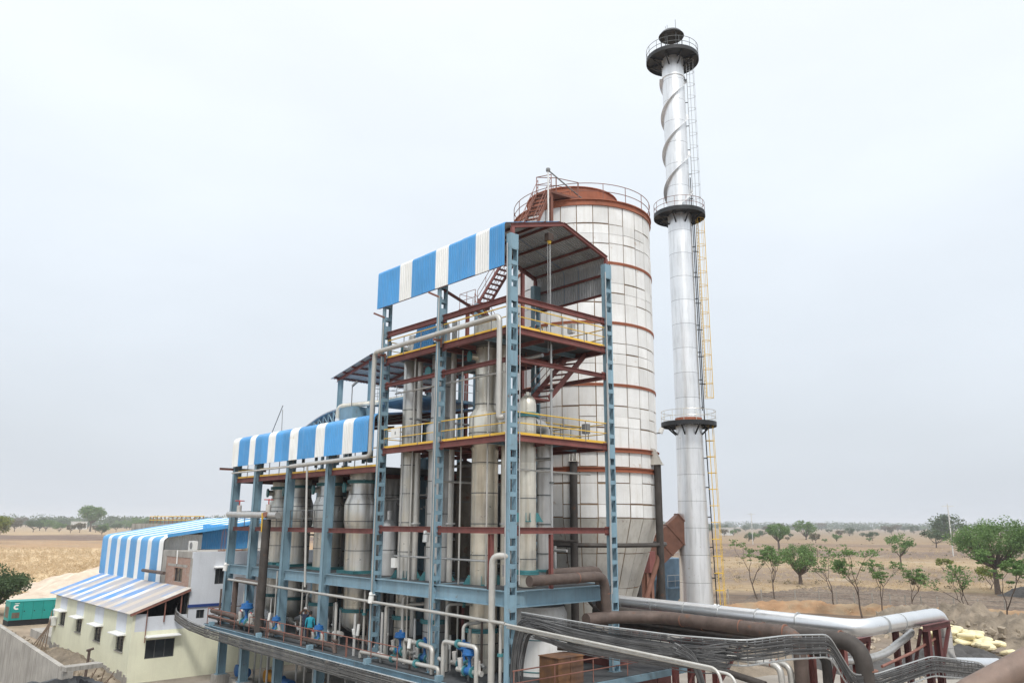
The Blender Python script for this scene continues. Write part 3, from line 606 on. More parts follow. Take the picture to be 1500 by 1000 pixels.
def put_row(z0, h, r0, r1, m, nm='panel', gb=.03, gt=.03):
    b = panel_mesh(r0, r1, h, m, .03, gb, gt); me = b.mesh('panel', M[m], True)
    for k in range(NP):
        a = 2 * math.pi * (k + .5) / NP; mm = Matrix.Translation((SX, SY, z0)) @ Matrix.Rotation(a, 4, 'Z') @ Matrix.Translation((random.uniform(-.012, .012), random.uniform(-.006, .006), random.uniform(-.006, .006))) @ Matrix.Rotation(random.uniform(-.008, .008), 4, 'Y') @ Matrix.Rotation(random.uniform(-.001, .001), 4, 'Z')
        da = (a - camang + math.pi) % (2 * math.pi) - math.pi
        if abs(da) < R(91): mk(nm, me, silo, mm)
        else: rest.add([mm @ V(v) for v in b.v], b.f)
for i, (z0, z1) in enumerate(rows): put_row(z0, z1 - z0, SR, SR, 'silo_white', 'panel', .011 if i > 3 and (i - 4) % 4 == 2 else .03, .011 if i > 3 and (i - 4) % 4 == 1 else .03)
for i in range(4):
    za, zb = 11.2 - (i + 1) * 2.1, 11.2 - i * 2.1; ra, rb = [1.7 + (SR - 1.7) * (z - 2.0) / 9.2 for z in (za, zb)]
    put_row(za, 2.1, ra, rb, 'cone_grey', 'cone_panel')
kind(rest.obj('rear_panels', 'silo_white', silo, True), 'stuff')
for z in (27.3, 23.3, 19.3): lathe('hoop', 'oxide', (SX, SY), [(SR, z - .09), (SR + .07, z - .09), (SR + .07, z - .02), (SR + .03, z), (SR + .07, z + .02), (SR + .07, z + .09), (SR, z + .09)], silo, 56)
for z in (15.25, 14.05):
    lathe('hoop', 'oxide', (SX, SY), [(SR, z - .14), (SR + .16, z - .14), (SR + .16, z - .1), (SR + .06, z - .1), (SR + .06, z + .1), (SR + .16, z + .1), (SR + .16, z + .14), (SR, z + .14)], silo, 56)
lathe('rim', 'oxide', (SX, SY), [(SR - .05, 31.2), (SR + .12, 31.2), (SR + .12, 31.26), (SR + .05, 31.28), (SR + .05, 31.55), (SR + .16, 31.57), (SR + .16, 31.63), (0, 31.64)], silo, 56)
lathe('lid', 'oxide', (14.55, 9.7), [(3.2, 31.6), (3.2, 33.15), (3.28, 33.16), (3.28, 33.22), (3.1, 33.24), (0, 33.6)], silo, 48)
for h in (.55, 1.1): ringtube('handrail', 'rust_rail', (SX, SY), SR + .08, 31.63 + h, .025, silo, 64)
for k in range(18): a = 2 * math.pi * k / 18; x, y = SX + (SR + .08) * math.cos(a), SY + (SR + .08) * math.sin(a); cyl('post', silo, 'rust_rail', (x, y, 31.6), (x, y, 32.73), .025, 6)
for z in rr(11.4, 31, 1.333)[:0]: pass
# silo legs, braces
for k, a in enumerate((camang - R(8), camang + R(64), camang - R(80), camang + R(136), camang - R(152))):
    x, y = SX + (SR + .32) * math.cos(a), SY + (SR + .32) * math.sin(a)
    lg = cyl('leg', silo, 'dark_pipe', (x, y, 0), (x, y, 14.6), .23, 16)
    b = MB(); mm = Matrix.Translation((x, y, 14.55)) @ Matrix.Rotation(a, 4, 'Z')
    for s in (-.22, 0, .22): b.add([mm @ V(p) for p in ((.3, s - .015, 0), (-.36, s - .015, 0), (-.36, s - .015, 1.0), (-.2, s - .015, 1.0), (.3, s + .015, 0), (-.36, s + .015, 0), (-.36, s + .015, 1.0), (-.2, s + .015, 1.0))], [(0, 1, 2, 3), (7, 6, 5, 4), (0, 4, 5, 1), (0, 3, 7, 4), (1, 5, 6, 2), (2, 6, 7, 3)])
    b.box(-.36, .34, -.3, .3, -.05, 0, mm); b.obj('gusset', 'cone_grey', lg)
lp = lambda d: V((SX + (SR + .3) * math.cos(camang + R(d)), SY + (SR + .3) * math.sin(camang + R(d)), 0))
ringtube('brace_ring', 'dark_pipe', (SX, SY), SR + .3, 9.6, .14, silo, 64)
for a, b in ((-8, 64), (-8, -80), (64, 136), (-80, -152)):
    cyl('brace', silo, 'dark_pipe', lp(a) + V((0, 0, 7.4)), lp(b) + V((0, 0, 1.4)), .14, 10)
cyl('brace', silo, 'elbow_rust', lp(64) + V((0, 0, 9.1)), lp(-8) * .4 + lp(64) * .6 + V((0, 0, 3.3)), .16, 10)
cyl('brace', silo, 'elbow_rust', lp(64) + V((.2, .2, 8.6)), lp(136) * .35 + lp(64) * .65 + V((0, 0, 3.3)), .13, 10)
# stair, landing, davit on the silo top
sst = thing('silo_stair', 'rust-red stair and railed landing climbing to the silo rim', 'stair', (9, 8, 26))
stairs(sst, (7.2, 7.35, 28.3), (9.4, 7.9, 32.0), (.35, -.95, 0), .95, 10, 'rust_brown')
b = MB(); b.add([(9.3, 8.0, 32.0), (9.7, 6.95, 32.0), (11.6, 6.2, 31.75), (12.0, 6.6, 31.75), (10.6, 8.0, 31.8)], [(0, 1, 2, 3, 4)]); b.add([(9.3, 8.0, 31.85), (9.7, 6.95, 31.85), (11.6, 6.2, 31.6), (12.0, 6.6, 31.6), (10.6, 8.0, 31.65)], [(4, 3, 2, 1, 0)])
b.f += [(0, 5, 6, 1), (1, 6, 7, 2), (2, 7, 8, 3), (3, 8, 9, 4), (4, 9, 5, 0)]; b.obj('landing', 'rust_brown', sst)
bar('column', sst, 'rust_brown', (9.8, 7.15, 26.4), (9.8, 7.15, 31.85), .22, .3, 'I'); bar('column', sst, 'rust_brown', (7.3, 7.2, 26.2), (7.3, 7.2, 28.4), .16, .2, 'I')
box('landing', sst, 'rust_brown', 5.2, 7.4, 6.3, 7.5, 28.2, 28.3)
for p, q in (((9.35, 8.0, 32), (10.6, 7.4, 32.15)), ((10.6, 7.4, 32.15), (11.6, 6.3, 31.75)), ((9.35, 8.0, 32), (9.75, 7.0, 32))): railing(sst, p, q, 1.15, 'rust_rail', 'rust_rail', 1.2, False, .03)
dv = thing('davit_pole', 'white vertical drop pipe hanging from a slanted davit arm on the silo', 'davit', (10.0, 6.9, 26))
cyl('drop_pipe', dv, 'plastic_white', (9.05, 6.6, 20.0), (9.05, 6.6, 33.1), .055, 10); cyl('arm', dv, 'grey_post', (9.0, 6.6, 33.1), (12.1, 6.4, 31.9), .045, 8); cyl('support', dv, 'oxide', (11.0, 6.5, 31.7), (11.0, 6.5, 32.5), .06, 8)
lathe('pulley', 'grey_post', (9.05, 6.6), [(0, 33.0), (.13, 33.0), (.15, 33.1), (.13, 33.2), (0, 33.2)], dv, 14)
fl = thing('floodlight', 'small white floodlight on the right side of the silo', 'lamp', (18.4, 5.8, 16))
fd = (rt * .97 - fh * .2).normalized(); fp = V((SX, SY, 16.7)) + fd * (SR + .25); cyl('arm', fl, 'grey_post', fp - fd * .3, fp, .04, 6); cyl('lamp_head', fl, 'plastic_white', fp, fp + V((.1, -.1, .35)), .16, 12)

# ------------------------------------------------------------------ chimney
CX, CY = 36.25, 15.72
ch = thing('chimney_stack', 'tall silver chimney with three black round platforms and a spiral strake', 'chimney', (CX, CY, 0))
box('foundation', ch, 'concrete', CX - 2.6, CX + 2.6, CY - 2.6, CY + 2.6, 0, 1.3)
def crad(z): return np.interp(z, [1.3, 5, 15, 19.8, 21, 57.4], [1.52, 1.42, 1.24, 1.19, 1.16, 1.10])
zs = [1.3] + [3.6 + 2.32 * i for i in range(23)] + [57.4]
for a, b_ in zip(zs[:-1], zs[1:]):
    mr = lathe('shell_section', 'chim', (CX, CY), [(float(crad(a)), a + .012), (float(crad(b_)), b_ - .012)], ch, 48)
lathe('liner', 'weld', (CX, CY), [(float(crad(z)) - .012, z) for z in (1.3, 5, 15, 19.8, 21, 57.4)], ch, 40)
lathe('collar', 'chim', (CX, CY), [(1.1, 55.0), (1.18, 55.0), (1.18, 55.15), (1.1, 55.15)], ch, 40)
lathe('collar', 'oxide', (CX, CY), [(1.18, 20.1), (1.22, 20.1), (1.22, 20.35), (1.18, 20.35)], ch, 40)
for a in range(0, 2):
    b = MB(); n = 110
    for i in range(n + 1):
        z = 41.0 + 14.0 * i / n; t = a * math.pi + 2 * math.pi * (z - 41) / 8.0 + .9; r = float(crad(z))
        for rr_, dz in ((r - .01, 0), (r + .3, 0), (r + .3, .03), (r - .01, .03)): b.v.append((CX + rr_ * math.cos(t), CY + rr_ * math.sin(t), z + dz))
    for i in range(n):
        for j in range(4): b.f.append((i * 4 + j, i * 4 + (j + 1) % 4, i * 4 + 4 + (j + 1) % 4, i * 4 + 4 + j))
    b.obj('strake', 'chim', ch, True)
def cplat(z, r, m='rust_rail', gap=0):
    r0 = float(crad(z)); p = lathe('platform', 'black_steel', (CX, CY), [(r0, z - .08), (r, z - .08), (r, z - .3), (r + .05, z - .3), (r + .05, z + .1), (r, z + .1), (r, z), (r0, z)], ch, 48)
    for k in range(8):
        t = 2 * math.pi * k / 8 + .3; c, s = math.cos(t), math.sin(t)
        bar('strut', p, 'black_steel', (CX + c * r0, CY + s * r0, z - 1.05), (CX + c * (r - .25), CY + s * (r - .25), z - .12), .1, .12); bar('strut', p, 'black_steel', (CX + c * r0, CY + s * r0, z - .18), (CX + c * (r - .05), CY + s * (r - .05), z - .18), .1, .14)
    for h in (.55, 1.1): ringtube('handrail', m, (CX, CY), r, z + h, .025, p, 56)
    for k in range(14): t = 2 * math.pi * k / 14; x, y = CX + r * math.cos(t), CY + r * math.sin(t); cyl('post', p, m, (x, y, z), (x, y, z + 1.1), .022, 6)
cplat(19.85, 2.45, 'steel_tan'); cplat(40.25, 2.42); cplat(57.25, 2.6, 'weld')
lathe('top_cone', 'black_steel', (CX, CY), [(1.5, 57.3), (1.25, 57.5), (1.12, 57.58), (.9, 57.3)], ch, 40)
lathe('rain_hood', 'black_steel', (CX, CY), [(0, 60.0), (.6, 59.97), (1.27, 59.9), (1.3, 59.96), (1.05, 60.3), (.5, 60.55), (0, 60.6)], ch, 36)
for k in range(6): t = 2 * math.pi * k / 6; cyl('hood_post', ch, 'black_steel', (CX + 1.05 * math.cos(t), CY + 1.05 * math.sin(t), 57.5), (CX + 1.05 * math.cos(t), CY + 1.05 * math.sin(t), 60.0), .045, 8)
cyl('lightning_rod', ch, 'weld', (CX + .4, CY - .3, 60.1), (CX + .4, CY - .3, 62.0), .025, 6)
for dx, dz in ((-.3, .9), (-.05, 1.1), (.2, .8)): cyl('lightning_rod', ch, 'weld', (CX - .3, CY + .2, 60.1), (CX - .3 + dx * .6, CY + .2 - dx * .5, 60.2 + dz), .02, 6)
ld = (rt * .96 - fh * .28).normalized(); tn = V((-ld.y, ld.x, 0)); cc = V((CX, CY, 0))
def ladder(z0, z1, m, cage, off=.25, hoop=True, cm=None, th=1.):
    cm = cm or m
    def at(z, o, s): return cc + ld * (float(crad(z)) + o) + tn * s + V((0, 0, z))
    for s in (-.22, .22): cyl('ladder_rail', ch, m, at(z0, off, s), at(z1, off, s), .045 * th, 6)
    z = z0 + .2
    rungs = MB()
    while z < z1: rungs.tube([at(z, off, -.22), at(z, off, .22)], .018, 5); z += .35
    kind(rungs.obj('rungs', m, ch), 'stuff')
    if cage:
        n = int((z1 - z0) / 1.35)
        for i in range(n + 1):
            z = z0 + (z1 - z0) * i / n
            pts = [at(z, off + .75 * math.sin(math.pi * k / 8), -.38 * math.cos(math.pi * k / 8)) for k in range(9)]
            MB().tube(pts, .03 * th, 5).obj('cage_hoop', cm, ch, True)
        for k in (1, 2.6, 4, 5.4, 7): cyl('cage_strip', ch, cm, at(z0, off + .75 * math.sin(math.pi * k / 8), -.38 * math.cos(math.pi * k / 8)), at(z1, off + .75 * math.sin(math.pi * k / 8), -.38 * math.cos(math.pi * k / 8)), .022 * th, 5)
    for i in range(int((z1 - z0) / 2.6)): z = z0 + 1.3 + i * 2.6; cyl('standoff', ch, 'black_steel', at(z, -.03, 0), at(z, off, 0), .05, 6)
ladder(2.4, 19.7, 'black_steel', True, cm='rail_yellow'); ladder(20.0, 40.2, 'black_steel', False)
ld = (rt * .80 - fh * .1).normalized(); ld = (rt * .99 + fh * .1).normalized(); tn = V((-ld.y, ld.x, 0)); ladder(22.3, 40.0, 'rail_yellow', True, .6, th=.8)
ld = (rt * .98 - fh * .2).normalized(); tn = V((-ld.y, ld.x, 0)); ladder(40.6, 57.0, 'galv', True, th=.6)
cyl('cable_riser', ch, 'black_steel', cc + (rt * .9 - fh * .43).normalized() * 1.32 + V((0, 0, 21)), cc + (rt * .9 - fh * .43).normalized() * 1.24 + V((0, 0, 44)), .05, 6)
# flue duct and hopper behind
du = thing('flue_duct', 'rust-brown rectangular flue duct rising into the chimney side', 'duct', (28, 13, 8))
def duct(pts, w, h, parent, m, nm='duct_section'):
    for p, q in zip(pts[:-1], pts[1:]):
        bar(nm, parent, m, p, q, w, h)
        d = (V(q) - V(p)); n = max(2, int(d.length / 1.3))
        for i in range(n + 1): c = V(p) + d * (i / n); e_ = d.normalized() * .04; bar('stiffener', parent, m, c - e_, c + e_, w + .14, h + .14)
duct([(32.6, 19.0, 7.2), (35.7, 16.2, 10.9)], 1.7, 2.2, du, 'duct_red'); bar('duct_section', du, 'duct_red', (31.9, 19.6, 0), (31.9, 19.6, 7.2), 2.0, 2.2)
for x, y, z in ((33.9, 17.9, 7.6),): bar('leg', du, 'duct_red', (x, y, 0), (x, y, z), .3, .3, 'I')
rp = thing('fan_housing', 'dark red fan housing beside the silo hopper cone', 'housing', (23, 10, 4))
box('casing', rp, 'red_steel', 23.2, 23.9, 10.5, 11.3, 7.4, 8.9); 
for x in (23.3, 23.8): bar('leg', rp, 'elbow_rust', (x, 10.9, 0), (x, 10.9, 7.4), .3, .3, 'I')
hp = thing('ash_hopper', 'blue-grey ash hopper with walkway seen left of the chimney base', 'hopper', (32, 17, 0))
b = MB(); hx, hy = 41.6, 23.6
b.box(hx - 2.3, hx + 2.3, hy - 2.3, hy + 2.3, 5.6, 7.6); b.add([(hx - 2.3, hy - 2.3, 5.6), (hx + 2.3, hy - 2.3, 5.6), (hx + 2.3, hy + 2.3, 5.6), (hx - 2.3, hy + 2.3, 5.6), (hx - .4, hy - .4, 2.2), (hx + .4, hy - .4, 2.2), (hx + .4, hy + .4, 2.2), (hx - .4, hy + .4, 2.2)], [(0, 4, 5, 1), (1, 5, 6, 2), (2, 6, 7, 3), (3, 7, 4, 0)])
b.obj('bin', 'hopper_blue', hp)
for sx_ in (-2.2, 2.2):
    for sy_ in (-2.2, 2.2): bar('leg', hp, 'hopper_blue', (hx + sx_, hy + sy_, 0), (hx + sx_, hy + sy_, 5.6), .3, .3, 'I')
railing(hp, (hx - 2.4, hy - 2.6, 5.0), (hx + 2.4, hy - 2.6, 5.0), 1.1, 'galv', 'galv', 1.2, False); railing(hp, (hx - 2.3, hy - 2.3, 7.6), (hx + 2.3, hy - 2.3, 7.6), 1.1, 'galv', 'galv', 1.2, False)
cyl('motor', hp, 'hopper_blue', (hx - 2.6, hy - 2.6, 3.4), (hx - 1.5, hy - 2.6, 3.4), .35, 12); box('walkway', hp, 'hopper_blue', hx - 2.5, hx + 2.5, hy - 3.0, hy - 2.3, 4.9, 5.0)

# ------------------------------------------------------------------ pipe rack to the right
def prun(name, label, m, pts, r, welds=(), rad=None, cap=None, wm='elbow_rust', cat='pipe'):
    t = thing(name, label, cat, pts[0]); o = pipe('pipe_run', m, pts, r, t, rad, 20)
    for p, d in welds:
        d = V(d).normalized(); cyl('joint', t, wm, V(p) - d * .025, V(p) + d * .025, r + .012, 20)
    return t
prun('rusty_pipe', 'brown rusty pipe running along the rack and bending down before the cable ladder', 'rust_pipe', [(4.2, -.6, 6.5), (6.1, -.75, 6.5), (7.8, -2.2, 6.5), (7.8, -9.2, 6.42), (7.9, -9.2, 0)], .29, [((7.8, y, 6.47), (0, 1, 0)) for y in (-3.4, -6.5, -8.6)] + [((7.9, -9.2, 5.6), (0, 0, 1))], .75)
sil = [(10.05, 4.0, 6.75), (10.05, -10.7, 6.6), (18.6, -10.9, 6.6), (18.6, -10.9, 4.3), (24.5, -11.2, 3.7)]
prun('clad_pipe', 'shiny aluminium-clad insulated pipe with three bends over the rack', 'silver', sil, .36, [((10.05, y, 6.68), (0, 1, 0)) for y in (2, 0, -2, -4, -6, -8)] + [((x, -10.8, 6.6), (1, 0, 0)) for x in (12.2, 13.9, 15.6, 17)] + [((18.6, -10.9, z), (0, 0, 1)) for z in (5.6, 5.1)], .95, wm='galv')
prun('black_pipe', 'thick dark pipe under the shiny pipe, bending down at a rusty elbow', 'dark_pipe', [(8.95, 3.0, 6.3), (8.7, -11.4, 6.25), (8.9, -11.5, 0)], .34, [((8.8, y, 6.28), (0, 1, 0)) for y in (-3.9, -7, -10.5)] + [((8.9, -11.5, 5.2), (0, 0, 1))], .95)
prun('black_pipe', 'low dark pipe passing behind the chimney foot level of the rack', 'dark_pipe', [(9.4, 4.0, 5.75), (9.4, -9.5, 5.6), (9.4, -9.5, .2)], .2)
for k, (dx, lab) in enumerate(((0, 'left one of two pale steam pipes bending down in the yard'), (.5, 'right one of two pale steam pipes bending down in the yard'))):
    prun('steam_pipe', lab, 'pipe_pale', [(7.2 + dx, 1, 5.35), (7.2 + dx, -8.6 - dx * .3, 5.2), (7.25 + dx, -8.9 - dx * .3, 0)], .13, [((7.2 + dx, -8.2, 5.22), (0, 1, 0))], .4)
prun('grey_hose', 'grey curved pipe sagging through the dark red pipe support', 'steel_grey', [(9.5, -9.5, 5.2), (12.4, -10.5, 5.2), (15.0, -10.4, 5.7), (16.5, -10.4, 6.0), (16.6, -9, 6.0)], .17, rad=1.5)
prun('rusty_rod', 'thin rusty pipe crossing the dark red pipe support', 'rust_rail', [(10.8, -11.2, 5.1), (14.0, -11.2, 5.35), (17.2, -11.2, 5.75)], .06)
prun('foreground_pipe', 'large brown pipe crossing the bottom right corner nearest the viewer', 'fore_pipe', [(3.35, -16.55, 0), (3.35, -16.55, 5.55), (7.5, -20.2, 8.1), (7.6, -20.3, 0)], .42, rad=.7)
prun('process_pipe', 'big rusty pipe on the blue beam with elbow turning down at the right column', 'rust_pipe', [(.55, -.62, 8.36), (5.5, -.62, 8.4), (5.62, -.62, 6.62)], .24, [((3.6, -.62, 8.38), (1, 0, 0)), ((5.58, -.62, 7.6), (0, 0, 1))], .6)
prun('process_pipe', 'second rusty pipe behind the big elbow pipe on the blue beam', 'rust_pipe', [(2.8, .4, 8.55), (6.3, .4, 8.6), (6.4, .5, 6.8), (8.3, 1.3, 6.75)], .22, rad=.5)
for i, (pts_, lab) in enumerate((((9.6, 12.6, -10.0), 'red steel pipe support with diagonal brace under the dark pipe elbow'), ((15.2, 18.4, -11.3), 'dark red steel goalpost support under the shiny pipe bend'), ((7.2, 11.2, -4.5), 'red steel trestle below the middle of the pipe rack'))):
    a, b_, y = pts_; t = thing('pipe_support', lab, 'pipe support', (a, y, 0), 'red pipe rack supports'); zt = (5.8, 6.15, 5.35)[i]
    m = 'red_dark' if i == 1 else 'red_steel'
    for x in (a + .3, a + 1.5): bar('post', t, m, (x, y, 0), (x, y, zt), .28, .28, 'I')
    for x in (a + .3, a + 1.5): bar('post', t, m, (x, y + 1.4, 0), (x, y + 1.4, zt), .24, .24, 'I')
    bar('cross_beam', t, m, (a - .1, y - .02, zt + .12), (b_, y - .02, zt + .12), .24, .26, 'I'); bar('cross_beam', t, m, (a - .1, y + 1.4, zt + .12), (b_, y + 1.4, zt + .12), .24, .26, 'I')
    bar('brace', t, m, (a + 1.5, y - .1, zt - 1.6), (b_ - .4, y - .1, zt), .14, .14); bar('brace', t, m, (a + .3, y + .7, zt - 1.8), (a + 1.5, y + .7, zt - .1), .12, .12)

# ------------------------------------------------------------------ cable ladders
def tray(name, label, pts, h, ncab, cm, spread=.05, rung=.45, drop=None, seed=1, cabh=.8):
    """vertical cable ladder: pts is the top edge, cables run along its face"""
    rnd = random.Random(seed); t = thing(name, label, 'cable tray', pts[0]); P_ = rounded(pts, .5, 4)
    for i, dz in enumerate((0, -h)): MB().tube([p + V((0, 0, dz)) for p in P_], .035, 6).obj('side_rail', 'galv', t, True)
    for p, q in zip(pts[:-1], pts[1:]):
        p, q = V(p), V(q); n = max(1, int((q - p).length / rung))
        for i in range(n): c = p + (q - p) * ((i + .5) / n); bar('rung', t, 'galv', c - V((0, 0, h)), c, .02, .035)
    for k in range(ncab):
        z = -.06 - (h * cabh) * (k + .5) / ncab; ph = rnd.uniform(0, 6); out = []
        off = V((-.05 - .04 * rnd.random(), -.05 - .04 * rnd.random(), 0))
        for i, p in enumerate(P_): out.append(p + off + V((0, 0, z + .018 * math.sin(i * 1.1 + ph) + rnd.uniform(-.012, .012))))
        fine = []
        for a, b_ in zip(out[:-1], out[1:]):
            n = max(1, int((b_ - a).length / 1.2))
            for i in range(n): fine.append(a + (b_ - a) * (i / n) + V((0, 0, rnd.uniform(-.02, .012) if i else 0)))
        fine.append(out[-1])
        MB().tube(fine, rnd.uniform(.014, .026), 5).obj('cable', cm, t, True)
    return t
tray('cable_ladder', 'wide upright ladder of black cables from the corner column across the yard', [(.2, -.5, 7.08), (.2, -5.0, 6.95), (.2, -8.6, 6.95), (.25, -11.3, 7.05), (3.0, -11.4, 7.0), (6.0, -11.4, 6.78), (7.7, -11.4, 5.15), (9.7, -11.4, 4.95), (14.2, -11.9, 5.25), (20.0, -11.9, 4.4), (22.5, -11.9, 3.3), (24, -11.9, 2.8)], .8, 20, 'cable', seed=3, cabh=.72)
cb = thing('cable_bundle', 'thick bundle of black cables hanging down beside the corner column', 'cables', (.3, -.6, 4))
rnd = random.Random(5)
for k in range(26):
    y = -.35 - .05 * (k % 13) ; x = -.1 + .12 * (k // 13) + rnd.uniform(-.03, .03); top = 6.95 - .5 * (k % 13) / 13
    pts_ = [(x + .2, -.6 - 3.5 - rnd.random() * 2, top - .15 - .3 * rnd.random()), (x + .1, y - .9, top - .02), (x + .02, y - .25, top - .2), (x, y, top - .9), (x - .1, y + .05 + rnd.uniform(-.05, .05), 5.0), (x - .15, y + rnd.uniform(-.06, .06), 3.5)]
    MB().tube(rounded(pts_, .5, 4), rnd.uniform(.02, .034), 5).obj('cable', 'cable', cb, True)
for k in range(44):                                    # slack cables filling the ladder's lower edge
    z = 6.2 + rnd.uniform(-.32, .5); pts_ = [(-.02 - .1 * rnd.random(), -1.2 - rnd.random(), z + .25), (-.05, -4 + rnd.uniform(-.5, .5), z + rnd.uniform(-.1, .1)), (-.05, -7 + rnd.uniform(-.5, .5), z - .06 + rnd.uniform(-.12, .12)), (.0, -9.4, z + rnd.uniform(-.1, .15)), (.02, -10.6 - rnd.random() * .4, z + rnd.uniform(0, .3))]
    MB().tube(rounded(pts_, 1., 3), rnd.uniform(.015, .028), 5).obj('cable', 'cable', cb, True)
dp = thing('cable_drop', 'bundle of black cables dropping from the ladder into the yard', 'cables', (.2, -10, 3))
for k in range(14): a = rnd.uniform(-.25, .25); MB().tube(rounded([(-.12, -8.9 + a, 6.35 + .03 * k), (-.1, -9.5 + a * .5, 6.25 + .02 * k), (-.05 + a * .3, -9.85 + a * .7, 5.5), (.05 + a * .3, -9.9 + a * .8, 2.6)], .4, 4), .03, 5).obj('cable', 'cable', dp, True)
tray('cable_ladder', 'long grey cable ladder running under the lower platform edge', [(-1.25, -1, 3.62), (-1.25, 12, 3.62), (-1.25, 24, 3.66), (-1.25, 29.5, 3.75), (-1.6, 31.8, 4.0), (-2.2, 33.3, 4.6), (-1.6, 34.6, 5.0)], .62, 20, 'cable_grey', seed=9, rung=.6, cabh=.92)
for i, (dz, dx, lab) in enumerate(((0, 0, 'upper one of two pale conduits slanting below the black cable ladder'), (-.13, .1, 'lower one of two pale conduits slanting below the black cable ladder'))):
    prun('conduit', lab, 'pipe_pale', [(-.55 + dx, -.3, 6.63 + dz), (-.55 + dx, -10.8 - i * .5, 6.2 + dz), (-.55 + dx, -11.4 - i * .5, 4)], .05, rad=.3)
prun('water_line', 'long pale pipe running along the low frame facade towards the corner column', 'pipe_pale', [(-.5, 28.6, 6.95), (-.5, 10, 6.78), (-.5, -.2, 6.64)], .075)
prun('black_pipe', 'sloping black rough pipe low behind the rusty box', 'dark_pipe', [(3.2, .3, 5.3), (7.0, -3.5, 5.0), (7.0, -8, 4.4)], .14)
# facade pipes
tp = prun('steam_line', 'long pale pipe stepping down outside the tall frame and along the low cladding', 'pipe_pale', [(-.3, .2, 15.6), (-.45, .38, 15.55), (-.45, .38, 20.42), (-.45, 11.2, 20.3), (-.45, 11.2, 14.42), (-.5, 20.5, 14.3)], .13, [], .32)
for y in (5.4, 10.6): box('hanger', tp, 'rust_rail', -.6, -.12, y - .05, y + .05, 20.02, 20.14)
pipe('pipe_tail', 'pipe_pale', [(-.5, 20.5, 14.3), (-.5, 29.5, 14.25)], .06, tp)
prun('drain_pipe', 'white vertical pipe with swan neck left of the corner column', 'pipe_pale', [(-.1, -.05, 9.42), (-.42, .75, 9.42), (-.42, .75, 3.4)], .15, rad=.4)
prun('black_riser', 'black vertical riser pipe in front of the low frame', 'dark_pipe', [(-.8, 22.7, 3.95), (-.8, 22.7, 10.6), (-.8, 22.7, 11.0)], .27)
vv = prun('valve_header', 'grey horizontal header pipe with red handwheel valves on the low frame', 'steel_grey', [(-.8, 28.8, 11.35), (-.8, 21.2, 11.25)], .2)
cyl('end_plate', vv, 'elbow_rust', (-.8, 22.6, 11.3), (-1.1, 22.45, 11.3), .17, 14); bar('strap', vv, 'rail_yellow', (-1.06, 22.85, 11.4), (-1.06, 22.75, 10.2), .12, .05)
for y in (27.1, 22.6):
    cyl('valve_body', vv, 'valve_white', (-.8, y, 11.45), (-.8, y, 11.95), .16, 12); ringtube('handwheel', 'valve_red', (-.8, y), .3, 12.25, .03, vv, 20); cyl('valve_stem', vv, 'valve_red', (-.8, y, 11.9), (-.8, y, 12.3), .04, 6); cyl('spoke', vv, 'valve_red', (-1.1, y, 12.25), (-.5, y, 12.25), .02, 6)
prun('drop_line', 'slim pale pipe falling from the low cladding to the water line', 'pipe_pale', [(-.55, 18.2, 14.2), (-.62, 17.4, 7.1)], .07)
# ------------------------------------------------------------------ process clutter on the lower platform
def control_valve(label, x, y, z, s=1., red=True):
    t = thing('control_valve', label, 'valve', (x, y, z - .5 * s), 'blue control valves on the lower platform')
    lathe('actuator', 'valve_blue', (x, y), [(.1 * s, z + .5 * s), (.3 * s, z + .58 * s), (.34 * s, z + .6 * s), (.34 * s, z + .66 * s), (.31 * s, z + .68 * s), (.29 * s, z + .84 * s), (.08 * s, z + .88 * s), (.07 * s, z + .98 * s), (0, z + .98 * s)], t, 20)
    lathe('yoke', 'valve_blue', (x, y), [(.16 * s, z), (.08 * s, z + .15 * s), (.07 * s, z + .4 * s), (.16 * s, z + .56 * s)], t, 12)
    cyl('valve_body', t, 'valve_blue', (x, y - .22 * s, z - .1 * s), (x, y + .22 * s, z - .1 * s), .17 * s, 12)
    for sy in (-1, 1):
        cyl('flange', t, 'teal', (x, y + sy * .22 * s, z - .1 * s), (x, y + sy * .3 * s, z - .1 * s), .24 * s, 14); cyl('pipe_stub', t, 'pipe_pale', (x, y + sy * .3 * s, z - .1 * s), (x, y + sy * .85 * s, z - .1 * s), .12 * s, 12)
        cyl('isolation_valve', t, 'valve_white', (x, y + sy * .6 * s, z - .05 * s), (x - .05, y + sy * .62 * s, z + .4 * s), .13 * s, 10)
        if red: bar('lever', t, 'valve_red', (x - .1, y + sy * .62 * s - .2, z + .42 * s), (x, y + sy * .62 * s + .2, z + .45 * s), .05, .03)
    box('foot', t, 'weld', x - .06, x + .06, y - .06, y + .06, z - .5 * s, z - .2 * s)
control_valve('large blue control valve at the far end of the lower platform', -.55, 25.2, 4.55, 1.25)
control_valve('small blue control valve between the dark column and the workers', -.55, 20.9, 4.45, .8)
control_valve('blue control valve just right of the worker in the teal shirt', -.55, 15.6, 4.4, .85)
control_valve('blue control valve at the foot of the slim tower column', .5, 9.0, 4.5, .95, False)
control_valve('blue control valve at the foot of the middle front column', .3, 6.6, 4.45, .9, False)
control_valve('rear one of two blue control valves near the corner column', .1, 3.3, 4.6, 1., False)
control_valve('front one of two blue control valves near the corner column', -.4, 2.25, 4.5, 1., False)
def gooseneck(label, pts, r=.085, m='pipe_pale', fl=()):
    t = thing('process_pipe', label, 'pipe', pts[-1]); pipe('pipe_run', m, pts, r, t, .25)
    for p, d in fl: flange(t, p, d, r * 1.9)
gooseneck('pale pipe loop on the platform beside the middle front column', [(.1, 8.0, 3.95), (.1, 8.0, 5.1), (-.5, 4.9, 5.1), (-.5, 4.9, 3.95)], .11, fl=(((-.2, 6.3, 5.1), (-.2, -1, 0)),))
